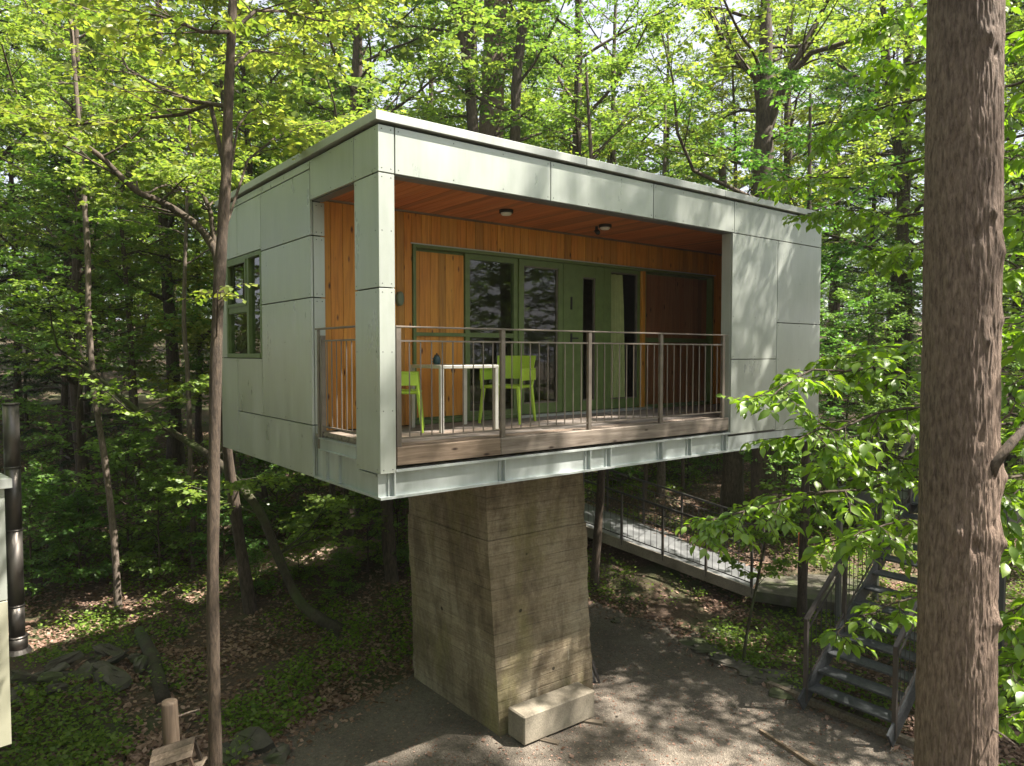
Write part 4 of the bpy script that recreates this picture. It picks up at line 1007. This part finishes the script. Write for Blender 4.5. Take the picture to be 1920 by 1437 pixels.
# 3. forked tree on the right
dF = 16.; PF = world_path([(1432, 900), (1430, 600), (1430, 380), (1432, 250), (1436, 120), (1436, 0), (1440, -200)], dF); a = PF[0].copy(); a[2] = tz(a[0], a[1])-.1; PF = np.vstack([a, PF])
LF = [(limb_to(PF[4], [(1418, 145), (1385, 115), (1355, 75), (1330, 20), (1310, -40)], dF), .11, 9, 2., 6, .4, 9, .12),
 (limb_to(PF[4]+[0, 0, -.3], [(1470, 150), (1495, 110), (1520, 60), (1550, 5), (1590, -60)], dF), .10, 9, 2., 6, .4, 9, .12),
 (limb_to(PF[4]+[0, 0, -.1], [(1480, 145, 15.6), (1520, 100, 15.2), (1570, 85, 14.8), (1620, 66, 14.4), (1690, 64, 14), (1740, 75, 13.6)], dF), .08, 11, 1.6, 6, .4, 9, .12),
 (limb_to(PF[5], [(1462, 110, 16.5), (1475, 60, 17), (1490, 10, 17.4)], dF), .05, 8, 1.4, 6, .4, 8, .12),
 (limb_to(PF[3], [(1300, 320, 15), (1270, 250, 14.5), (1262, 150, 14.4), (1240, 60, 14.4)], dF), .05, 9, 1.5, 6, .4, 9, .12),
 (limb_to(PF[3]+[0, 0, -.6], [(1500, 350, 15.6), (1570, 330, 15.4), (1640, 300, 15)], dF), .05, 9, 1.4, 6, .4, 9, .12)]
for i in range(10): LF.append(rl(400+i, PF[3]+(PF[7]-PF[3])*i/10, (math.cos(i*2.4), math.sin(i*2.4), .3), 3., .05, 9, 1.3, 6, .4, 9, .12))
custom_tree('forked_tree', 64, PF, [.3, .27, .24, .23, .2, .15, .12, .08], 'dark tree forking into spreading limbs above the right half of the roof', B_DARK, L_YEL, LF, 16, wr=.75)
stem([(1700, 560), (1697, 500), (1692, 420), (1690, 340), (1680, 260), (1668, 180)], 20, (.17, .15, .14, .1, .04), (-.8, 0, 4), 65, 'dark tree with upswept branches left of the big trunk beyond the cabin', 'background_tree', ml=L_YEL, nl=14, base=.55, Rl=2.4)
# 4. trunks standing below and behind the cabin
for i, (pts, d, r_, lab, mb_) in enumerate((
  ([(736, 1106), (728, 1000), (724, 900), (722, 700)], 14.2, .12, 'dark straight trunk on the slope just left of the concrete pillar', B_DARK),
  ([(1115, 1085), (1122, 980), (1128, 880), (1130, 700)], 14.0, .075, 'thin brown trunk directly right of the pillar in front of the walkway', B_BROWN),
  ([(1236, 970), (1239, 920), (1240, 860), (1240, 700)], 18.5, .10, 'reddish brown trunk behind the middle of the walkway', B_PALE),
  ([(1372, 1040), (1372, 960), (1375, 860), (1376, 700)], 17.5, .26, 'broad dark trunk behind the right part of the walkway', B_DARK),
  ([(1503, 1170), (1505, 1080), (1508, 980), (1512, 800)], 12.9, .075, 'dark post-like trunk where the walkway ends, left of the stairs', B_DARK),
  ([(223, 1160), (213, 1000), (196, 860), (178, 740), (166, 600), (160, 400)], 13.2, .055, 'slender pale trunk rising from the sunlit slope at the left', B_PALE),
  ([(364, 1120), (362, 1000), (358, 900), (352, 700), (345, 560)], 14.5, .05, 'thin reddish trunk a little left of the slender near trunk', B_PALE),
  ([(268, 1095), (262, 990), (258, 900), (250, 700)], 16.5, .07, 'dim twisted trunk in the shade left of the slope', B_BROWN),
  ([(668, 1030), (640, 1000), (628, 960), (622, 900), (618, 700)], 17.0, .07, 'thin pale trunk behind the far path left of the pillar', B_PALE))):
    stem(pts, d, (r_*1.2, r_, r_*.9, r_*.7, r_*.3), (.3*(-1)**i, .2, 5.+(i % 3)), 70+i, lab, 'woodland_tree', mb_, L_MID if i % 2 else L_DARK, nl=8, Rl=1.5, r_l=.022, base=.6, sides=10, ll=.11)
# 5. leaning trunk
P = world_path([(640, 1183, 12.3), (600, 1160, 12.4), (560, 1125, 12.6), (520, 1040, 12.8), (490, 965, 13), (445, 905, 13.2), (400, 860, 13.4), (330, 815, 13.4), (260, 772, 13.2), (190, 712, 13), (120, 665, 12.8)], 12)
LM = [rl(500+i, P[3+i % 8], (math.cos(i*2.4), math.sin(i*2.4), .4), 1.7, .02, 8, .7, 5, .3, 8, .10) for i in range(9)]
custom_tree('leaning_tree', 81, P, [.11, .10, .085, .08, .08, .075, .07, .06, .05, .04, .02], 'crooked mossy trunk leaning far over to the left below the cabin', B_MOSS, L_DARK, LM, 12, wr=.8)
# 6. tree whose limb arches up to the left
P = world_path([(470, 1060, 13.2), (440, 950, 13), (422, 800, 12.6), (415, 600, 12.2), (408, 490, 12), (385, 440, 12), (345, 405, 12), (300, 378, 11.8), (262, 362, 11.6), (230, 335, 11.4), (190, 295, 11.2), (140, 262, 11), (60, 232, 10.8), (-30, 200, 10.6)], 12)
P[0][2] = tz(P[0][0], P[0][1])-.1
LM = [(limb_to(P[4], [(395, 400, 12), (372, 340, 12), (356, 250, 12), (350, 150, 12)], 12), .05, 9, 1.2, 6, .35, 9, .11)]
for i in range(12): LM.append(rl(520+i, P[5+i % 8], (math.cos(i*2.4), math.sin(i*2.4), .35), 1.9, .02, 9, .8, 5, .3, 13, .085))
custom_tree('arching_tree', 82, P, [.12, .10, .085, .08, .075, .068, .06, .055, .05, .045, .04, .035, .025, .02], 'tree with a dark limb arching up to the left from behind the cabin corner', B_DARK, L_YEL, LM, 12, wr=.8)

# ================================================================== big near trunk at the right
def big_trunk():
    dT = 3.6; c0 = at(1790, 1437, dT); c1 = at(1810, 0, dT)
    gz = tz(c0[0], c0[1]); nth = 300; zl = np.concatenate([np.linspace(gz-.1, -1.2, 24)[:-1], np.linspace(-1.2, 3.5, 560), np.linspace(3.5, 12, 40)[1:]])
    th = np.linspace(0, 2*math.pi, nth, endpoint=False); TH_, ZZ = np.meshgrid(th, zl)
    sl_ = (c1-c0)/(c1[2]-c0[2]); cx = c0[0]+sl_[0]*(ZZ-c0[2]); cy = c0[1]+sl_[1]*(ZZ-c0[2])
    rad = .181-.006*(ZZ+1)*.6; rad = np.where(ZZ < -1.5, rad+.05*((-1.5-ZZ)/2)**2, rad); rad = np.maximum(rad, .06)
    # periodic anisotropic furrows: sample noise on the cylinder surface unrolled with wrap blend
    def per(fx, fz, o, sd):
        a = fbm(TH_/(2*math.pi)*fx+fbm(TH_*3, ZZ*1.5, 2, 77)*.9, ZZ*fz, o, sd); b_ = fbm((TH_/(2*math.pi)-1)*fx+fbm(TH_*3, ZZ*1.5, 2, 77)*.9, ZZ*fz, o, sd)
        wgt = TH_/(2*math.pi); return a*(1-wgt)+b_*wgt
    f1 = per(84, 9, 2, 5); f2 = per(110, 26, 2, 8); ridg = 1-np.abs(f1-.40)*7
    rad = rad-np.clip(ridg, 0, 1)*.0062+(f2-.4)*.0045+(per(5, 1.4, 2, 31)-.4)*.016
    # branch scars: bulge with a pit; angle measured towards the viewer
    tow = math.atan2(-FH[1], -FH[0])
    for (px, py, s_, amp) in ((1815, 70, .09, .024), (1835, 100, .05, -.02), (1825, 400, .06, .016), (1850, 470, .08, .02), (1790, 440, .05, -.012), (1845, 1020, .10, .03), (1830, 985, .05, -.012), (1850, 600, .07, .012), (1790, 1025, .05, -.022), (1760, 1000, .06, .014), (1835, 1170, .07, .026), (1842, 1130, .045, -.02), (1800, 820, .05, -.01), (1815, 640, .05, .01), (1860, 900, .10, .03)):
        p = at(px, py, dT-.15); zc = p[2]; xc = (px-(1812-22*py/1437))/72; ph = tow+math.asin(max(-.99, min(.99, xc)))
        dth = (TH_-ph+math.pi) % (2*math.pi)-math.pi; r2 = (dth*.19)**2+((ZZ-zc)*.75)**2; rad = rad+amp*np.exp(-r2/(s_*.55)**2)+amp*.45*np.cos(np.sqrt(r2)*90)*np.exp(-r2/(s_*.6)**2)*.4
    V = np.stack([cx+rad*np.cos(TH_), cy+rad*np.sin(TH_), ZZ], -1).reshape(-1, 3)-np.array([c0[0], c0[1], gz])
    I = np.arange(len(zl)*nth).reshape(len(zl), nth); J = np.roll(I, -1, 1)
    F = np.stack([I[:-1], J[:-1], J[1:], I[1:]], -1).reshape(-1, 4)
    e = empty('big_tree', (c0[0], c0[1], gz), 'massive furrowed trunk filling the height of the photo at the right', 'tree')
    inst('trunk', arr_mesh('big_trunk', V, F, B_BIG, True), e)
    o = np.array([c0[0], c0[1], gz])
    q = MB(); a = at(1848, 905, 3.5)-o; q.tube(np.array([a, at(1862, 872, 3.45)-o, at(1890, 838, 3.45)-o, at(1925, 800, 3.5)-o, at(1990, 740, 3.7)-o]), [.05, .03, .022, .018, .012], 8); q.obj('branch_stub', B_DARK, e, True)
    q = MB(); q.tube(np.array([at(1858, 1366, 3.45)-o, at(1880, 1378, 3.4)-o, at(1903, 1396, 3.38)-o]), [.007, .005, .003], 5); q.obj('dead_twig', B_PALE, e)
    q = MB(); q.tube(np.array([at(1865, 800, 3.6)-o, at(1895, 775, 3.55)-o, at(1903, 757, 3.5)-o]), [.006, .004, .003], 5); q.tube(np.array([at(1895, 775, 3.55)-o, at(1908, 776, 3.5)-o]), [.003, .002], 4); q.obj('dead_twig', B_PALE, e)
    p = Plant(91); top = V.reshape(len(zl), nth, 3)[-1].mean(0)
    for i in range(12):
        z = 6.5+i*.95; az = i*2.4; L = rl(600+i, top+[0, 0, z-12-gz+gz], (math.cos(az), math.sin(az), .35), 2.6, .05, 8, 1.1, 5, .35, 8, .12); W = L[0]; W[:, 2] -= gz if False else 0; p.spray(W, *L[1:8])
    inst('upper_branches', p.trunkbranch(B_DARK), e); inst('crown', p.leafmesh(L_MID, 'far', .6, .5), e)
big_trunk()

# ================================================================== near beech on the right, its boughs reaching into the picture
def beech():
    base = np.array([*ld(4.75, 4.9), 0.]); base[2] = tz(base[0], base[1])-.1
    H = 11; P = np.array([base+np.array([.05*math.sin(z), .04*z/3, z]) for z in np.linspace(0, H, 9)])
    p = Plant(92); p.tube(P-base, np.linspace(.13, .04, 9), 12)
    def bough(z, pts, r0, nsub, sl, ntw, tw, kl, ll, d0=4.6, **kw):
        s = base+np.array([0, 0, z]); W = np.vstack([s, world_path(pts, d0)])-base
        # resample smooth
        t = np.linspace(0, len(W)-1, 13); i = np.clip(t.astype(int), 0, len(W)-2); f = (t-i)[:, None]; W = W[i]*(1-f)+W[i+1]*f
        W = W+p.r.normal(0, .012, W.shape); p.spray(W, r0, nsub, sl, ntw, tw, kl, ll, **kw)
    K = dict(t0=.25, ang=48, sides=6, droop=.35, vert=.16, splay=50)
    b = base[2]
    zof = lambda px, py, d: at(px, py, d)[2]-b
    # middle boughs (A)
    bough(zof(1800, 600, 4.9), [(1900, 650, 4.8), (1740, 700, 4.6), (1620, 690, 4.4), (1500, 705, 4.2), (1425, 745, 4.1)], .015, 14, .34, 5, .16, 6, .074, **K)
    bough(zof(1800, 560, 5.0), [(1880, 600, 5.0), (1720, 640, 4.8), (1620, 655, 4.7), (1560, 690, 4.6)], .012, 11, .30, 5, .16, 6, .074, **K)
    bough(zof(1800, 690, 4.9), [(1880, 720, 4.7), (1740, 760, 4.4), (1640, 780, 4.3), (1545, 800, 4.1), (1500, 820, 4.0)], .014, 14, .36, 5, .15, 6, .072, **K)
    # lower boughs (B)
    bough(zof(1800, 800, 4.9), [(1880, 850, 4.6), (1740, 900, 4.4), (1620, 915, 4.2), (1480, 930, 4.05), (1385, 962, 4.0), (1325, 985, 4.0)], .014, 17, .36, 5, .14, 6, .068, **K)
    bough(zof(1800, 840, 4.9), [(1880, 900, 4.5), (1760, 960, 4.2), (1660, 985, 4.0), (1590, 1010, 3.9)], .012, 12, .34, 5, .14, 6, .07, **K)
    bough(zof(1800, 760, 4.9), [(1880, 800, 4.6), (1740, 855, 4.5), (1640, 870, 4.4), (1560, 885, 4.3)], .012, 12, .34, 5, .14, 6, .07, **K)
    # lowest (C)
    bough(zof(1800, 1010, 4.9), [(1900, 1060, 4.6), (1750, 1110, 4.3), (1660, 1135, 4.2), (1590, 1165, 4.1), (1560, 1200, 4.1)], .009, 7, .20, 3, .11, 5, .072, **K)
    # upper (D)
    for k, (z0, pts) in enumerate(((zof(1800, 330, 5.5), [(1900, 380, 5.6), (1700, 400, 6.0), (1640, 400, 6.2), (1575, 395, 6.4), (1515, 402, 6.5)]), (zof(1800, 200, 5.5), [(1900, 260, 5.6), (1700, 300, 6.0), (1590, 330, 6.3), (1520, 330, 6.6), (1450, 350, 6.8)]),
            (zof(1800, 100, 5.5), [(1900, 160, 5.6), (1700, 190, 5.8), (1610, 215, 6.0), (1540, 260, 6.2)]), (zof(1800, 440, 5.5), [(1900, 480, 5.5), (1740, 470, 5.7), (1690, 470, 5.9), (1640, 480, 6.1)]),
            (zof(1800, -60, 5), [(1900, -20, 5), (1720, 10, 4.8), (1650, 40, 4.7)]), (zof(1800, 20, 5.), [(1900, 60, 5.4), (1740, 110, 5.6), (1660, 130, 5.8)]))):
        bough(z0, pts, .014, 12, .36, 5, .18, 6, .074, **K)
    # right side of the trunk (E)
    for k in range(13):
        yy = 40+k*105; z0 = zof(2000, yy-60, 4.9); bough(z0, [(2080, yy-10, 4.6), (1990, yy+20, 4.4), (1915, yy+40, 4.3), (1880, yy+55, 4.3)], .010, 8, .34, 4, .16, 5, .085, **K)
    for i in range(7):
        z = 8.4+i*.35; az = i*2.4; L = rl(650+i, np.array([0, 0, z]), (math.cos(az), math.sin(az), .25), 2.0, .03, 7, .9, 4, .3, 6, .085); p.spray(*L[:8])
    e = empty('beech_tree', tuple(base), 'young beech at the right border whose leafy boughs hang before the cabin and stairs', 'tree')
    inst('trunk', p.trunkbranch(B_DARK), e); inst('crown', p.leafmesh(L_NEAR, 'near', .56, .42), e)
beech()

# saplings
P = world_path([(1393, 1252, 11.2), (1400, 1190, 11.2), (1418, 1100, 11.2), (1436, 1010, 11.2), (1446, 960, 11.2), (1450, 930, 11.2)], 11)
LM = [rl(700+i, P[2]+(P[5]-P[2])*i/8, (math.cos(i*2.4), math.sin(i*2.4), .2), .55, .006, 5, .25, 3, .14, 5, .09) for i in range(9)]
custom_tree('sapling', 93, P, [.028, .024, .02, .016, .01, .006], 'thin mossy sapling standing on the bank between gravel and walkway', B_MOSS, L_GRD, LM, 7, 'mid', .8)

# ================================================================== forest around
rg = np.random.default_rng(5)
gF = 'trees of the dense forest behind the cabin'
LAB = {'A': 'tall green broadleaf tree in the dense forest behind the cabin', 'B': 'spreading green broadleaf tree in the dense forest behind the cabin', 'C': 'yellow green maple in the dense forest behind the cabin', 'D': 'small dark green understory tree in the shade behind the cabin',
       'E': 'dark spruce in the dense forest behind the cabin', 'Y': 'thin pale stemmed young tree on the slope behind the cabin', 'S': 'low leafy shrub on the forest floor behind the cabin'}
NMS = {'A': 'broadleaf_tree', 'B': 'broadleaf_tree', 'C': 'maple_tree', 'D': 'understory_tree', 'E': 'spruce_tree', 'Y': 'young_tree', 'S': 'shrub'}
used = []
def scatter(keys, n, dmin, dmax, lmax, mind, smin=.85, smax=1.15, pxr=(-260, 2180), tries=4000, gsuf=''):
    k = 0
    for _ in range(tries):
        if k >= n: break
        d = math.sqrt(rg.uniform(dmin**2, dmax**2)); px = rg.uniform(*pxr); l = (px-960)/FOC*d
        x, y = ld(l, d)
        if -1.5 < x < 9.5 and -3 < y < 6.5: continue
        if 8 < x < 12 and -3 < y < 4: continue
        if in_gravel(np.array([x]), np.array([y]))[0] > -.6: continue
        if any((x-a)**2+(y-b)**2 < mind**2 for a, b in used): continue
        key = keys[rg.integers(len(keys))]; used.append((x, y)); k += 1
        zone = ' left of the cabin' if px < 560 else (' above the roof' if px < 1400 else (' between cabin and big trunk' if px < 1740 else ' right of the big trunk'))
        place(key, NMS[key], x, y, LAB[key].replace(' behind the cabin', '')+('' if d < 28 else ', farther back')+zone, 'shrub' if key == 'S' else 'tree', 'group: '+NMS[key].replace('_', ' ')+'s of the forest' if False else NMS[key].replace('_', ' ')+'s of the forest', sc=rg.uniform(smin, smax))
scatter('AABC', 10, 17, 27, 0, 3.1, pxr=(-260, 800)); scatter('AABC', 10, 17, 27, 0, 3.3, pxr=(800, 2180))
scatter('AABBCC', 13, 26, 45, 0, 3.4, pxr=(-260, 800)); scatter('AABBCE', 15, 26, 45, 0, 3.2, pxr=(800, 2180))
scatter('C', 9, 15, 30, 0, 2.6, .9, 1.2, (-260, 640)); scatter('AC', 6, 22, 40, 0, 2.6, .9, 1.2, (600, 1700))
scatter('ABBCE', 22, 44, 75, 0, 3.6, 1., 1.3)
scatter('DDDC', 16, 15.5, 26, 0, 1.9, .8, 1.2, (-100, 1150))
scatter('DDY', 12, 16.5, 26, 0, 1.7, .6, .95, (1130, 2100))
scatter('D', 22, 24, 42, 0, 2.2, .9, 1.4)
# deep row that closes the view under the far crowns
for i in range(56):
    d = rg.uniform(46, 62); px = -200+2350*i/45; l = (px-960)/FOC*d; x, y = ld(l, d)
    place('D', 'understory_tree', x, y, LAB['D'], 'tree', 'understory trees of the forest', sc=rg.uniform(1.0, 1.3))
for px, d, s_ in ((1640, 24, .75), (120, 19, .55), (30, 23, .7), (1560, 30, .9), (1905, 20, .8)):
    x, y = ld((px-960)/FOC*d, d); place('E', 'spruce_tree', x, y, LAB['E'], 'tree', 'spruce trees of the forest', sc=s_)
for px, py, s_ in ((60, 1120, .7), (150, 1105, .6), (300, 1085, .75), (420, 1062, .8), (520, 1022, .8), (590, 1015, .9), (690, 1075, .6), (745, 1065, .6), (1180, 905, .9), (1290, 900, 1.), (1345, 890, 1.), (1470, 1010, .7), (1590, 1005, .8), (1660, 985, .9), (90, 1080, 1.), (240, 1060, 1.), (1890, 1060, .8), (480, 1120, .4), (560, 1090, .45), (640, 1120, .4)):
    g_ = gpt(px, py); place('S', 'shrub', g_[0], g_[1], 'low leafy shrub on the forest floor '+('left of the slender near trunk' if px < 400 else 'between slender trunk and concrete pillar' if px < 770 else 'behind the sloping walkway' if px < 1400 else 'beyond the staircase' if px < 1750 else 'right of the big trunk'), 'shrub', 'shrubs of the forest', sc=s_*rg.uniform(1., 1.5))
# trees beside and behind the viewpoint: several at left are added to darken the left wall, the rest shade the yard and are mirrored in the panes
for key, l, d, s_ in (('A', -9, 3, 1), ('B', -13, 9, 1.), ('A', -4, -6, 1), ('B', 2, -9, 1.), ('C', 8, -7, 1), ('A', 14, -10, 1), ('B', -10, -5, 1), ('D', -2, -4.5, .9), ('D', 4, -5, 1.), ('D', 9, -3, 1), ('D', -7, -1, .8), ('A', 20, -4, 1), ('B', -18, 2, 1), ('A', -16, 14, 1), ('D', -8, 4.5, .9), ('C', -11, 6, .8), ('A', -7.5, 1.5, .9), ('C', -9.5, 8.5, .9), ('D', -6.2, -.5, 1.3), ('D', -10, 3.5, 1.3), ('B', -6.5, -4.5, .9), ('D', -8.8, 5.6, 1.5), ('D', -7.6, 2.6, 1.4), ('D', -9, .5, 1.6), ('B', -11, 7.5, 1.1), ('D', -5, -2.5, 1.2), ('D', -11.5, 9.5, 1.4), ('A', -12.5, 3, .9),
                      ('A', 0, -16, 1.1), ('B', -8, -15, 1.1), ('A', 9, -17, 1.1), ('B', 18, -16, 1.1), ('E', -16, -8, 1), ('E', 5, -14, .9)):
    x, y = ld(l, d); place(key, NMS[key], x, y, NMS[key].replace('_', ' ')+' outside the photo beside or behind the viewpoint', 'tree', 'trees around the viewpoint', sc=s_)
SHADE = (('A', 10.2, 10.4, 1.05), ('C', 9.4, 11.0, .97), ('D', 10.5, 7.2, 1.), ('D', 12, 5.2, 1.2), ('D', 9.6, 4.2, .9), ('D', 13.5, 8, 1.3), ('D', 16, 3, 1.3), ('D', 14.5, .5, 1.3), ('A', 13.4, 6.2, 1.25), ('B', 19, 10, 1.1), ('A', 19, 20, 1.), ('C', 12.5, 19, .9))  # added trees: crowns dapple the front and yard, low ones fill pane reflections
for key, l, d, s_ in SHADE:
    x, y = ld(l, d); place(key, NMS[key], x, y, NMS[key].replace('_', ' ')+' added beyond the right border for shade and reflections', 'tree', 'added trees beyond the right border', sc=s_)

# ================================================================== forest floor
def floor_pts(n, dmax, dmin=3.5, pxr=(-80, 2000), seed=1, power=1.):
    r = np.random.default_rng(seed); d = dmin+(dmax-dmin)*r.random(n)**power; px = r.uniform(*pxr, n); l = (px-960)/FOC*d
    return CAM[0]+RH[0]*l+FH[0]*d, CAM[1]+RH[1]*l+FH[1]*d, d, r
def leaf_cloud(name, x, y, z, r, ll, up, m, wr, tiltx, lab, lift=.01, dz=.2):
    n = len(x); p = Plant(int(r.integers(1e6))); az = r.uniform(0, 6.283, n)
    p.P = [np.stack([x, y, z+lift], 1)]; D = np.stack([np.cos(az), np.sin(az), r.normal(up, dz, n)], 1); p.D = [D/np.linalg.norm(D, axis=1)[:, None]]; p.L = [ll*r.uniform(.5, 1.3, n)]
    me = p.leafmesh(m, 'far', wr, tiltx, name); tag(inst(name, me, None), kind='stuff')
x, y, d, r = floor_pts(190000, 26, 6.5, seed=2, power=1.3); sd = in_gravel(x, y)
den = fbm(x*.8, y*.8, 3, 44); keep = (sd < -.02) & (den > .28+.2*r.random(len(x))) | (sd < .35) & (r.random(len(x)) < .25) & (sd > -.1) | (r.random(len(x)) < .006)
x, y = x[keep], y[keep]; leaf_cloud('leaf_litter', x, y, terrain(x, y)+.012, r, .085, .05, L_LIT, .6, .35, '', .008, .25)
def ramp_mask(x, y):
    t = (x-A[0])*dv[0]+(y-A[1])*dv[1]; s_ = (x-A[0])*side[0]+(y-A[1])*side[1]; return (t > -2.) & (t < LEN) & (s_ > -.1) & (s_ < wdt+.1)
x, y, d, r = floor_pts(42000, 27, 6.5, seed=3, power=1.25); sd = in_gravel(x, y); den = fbm(x*.9+9, y*.9, 5, 12)
keep = (sd < -.12) & (den > .36+.18*r.random(len(x))) & ~ramp_mask(x, y); x, y = x[keep], y[keep]
xs = []; ys = []; zs_ = []
for k in range(6):
    xs.append(x+r.normal(0, .05, len(x))); ys.append(y+r.normal(0, .05, len(x))); zs_.append(terrain(x, y)+np.abs(r.normal(.05, .06, len(x)))+.02)
leaf_cloud('ground_plants', np.concatenate(xs), np.concatenate(ys), np.concatenate(zs_), r, .066, .15, L_GRD, .7, .4, '', .01, .3)
x, y, d, r = floor_pts(16000, 18, 7, seed=4); sd = in_gravel(x, y); keep = (sd > .1)
x, y = x[keep][:6000], y[keep][:6000]
leaf_cloud('yard_litter', x, y, terrain(x, y)+.024, r, .03, 0, M_CONC2 if False else L_LIT, .9, .3, '', .004, .1)

x, y, d, r = floor_pts(60000, 15, 5.8, pxr=(300, 1950), seed=6, power=1.6); sd = in_gravel(x, y); k_ = (sd > -.1) & (fbm(x*1.5, y*1.5, 3, 55) > .33+.25*r.random(len(x))); x, y = x[k_][:16000], y[k_][:16000]; n = len(x)
c = np.stack([x, y, terrain(x, y)+.02], -1); sz = r.uniform(.003, .009, (n, 1)) * (1+1.2*(r.random((n, 1)) < .06)); O = np.array([[1, 0, 0], [0, 1, 0], [-1, 0, 0], [0, -1, 0], [0, 0, .6], [0, 0, -.6]])
V = (c[:, None, :]+O[None]*sz[:, :, None]*(1+r.normal(0, .25, (n, 6, 1)))).reshape(-1, 3); b0 = np.arange(n)[:, None]*6
F = np.concatenate([b0+q_ for q_ in ([0, 1, 4], [1, 2, 4], [2, 3, 4], [3, 0, 4])])
tag(inst('pebbles', arr_mesh('pebbles', V, F, M_CONC2), None), kind='stuff')

# thin summer haze between the trees
q = MB(); q.box(-95, 95, -95, 95, GZ-6, 30); hm = bpy.data.materials.new('thin_haze'); hm.use_nodes = True; hn = hm.node_tree
hn.nodes.remove(hn.nodes['Principled BSDF']); pv = hn.nodes.new('ShaderNodeVolumePrincipled'); pv.inputs['Density'].default_value = .0005; pv.inputs['Color'].default_value = (.93, .96, .92, 1); pv.inputs['Anisotropy'].default_value = .2
hn.links.new(pv.outputs[0], [x for x in hn.nodes if x.type == 'OUTPUT_MATERIAL'][0].inputs['Volume'])
hzo = q.obj('haze', hm); tag(hzo, kind='stuff'); hzo.location = (6, 10, 0)
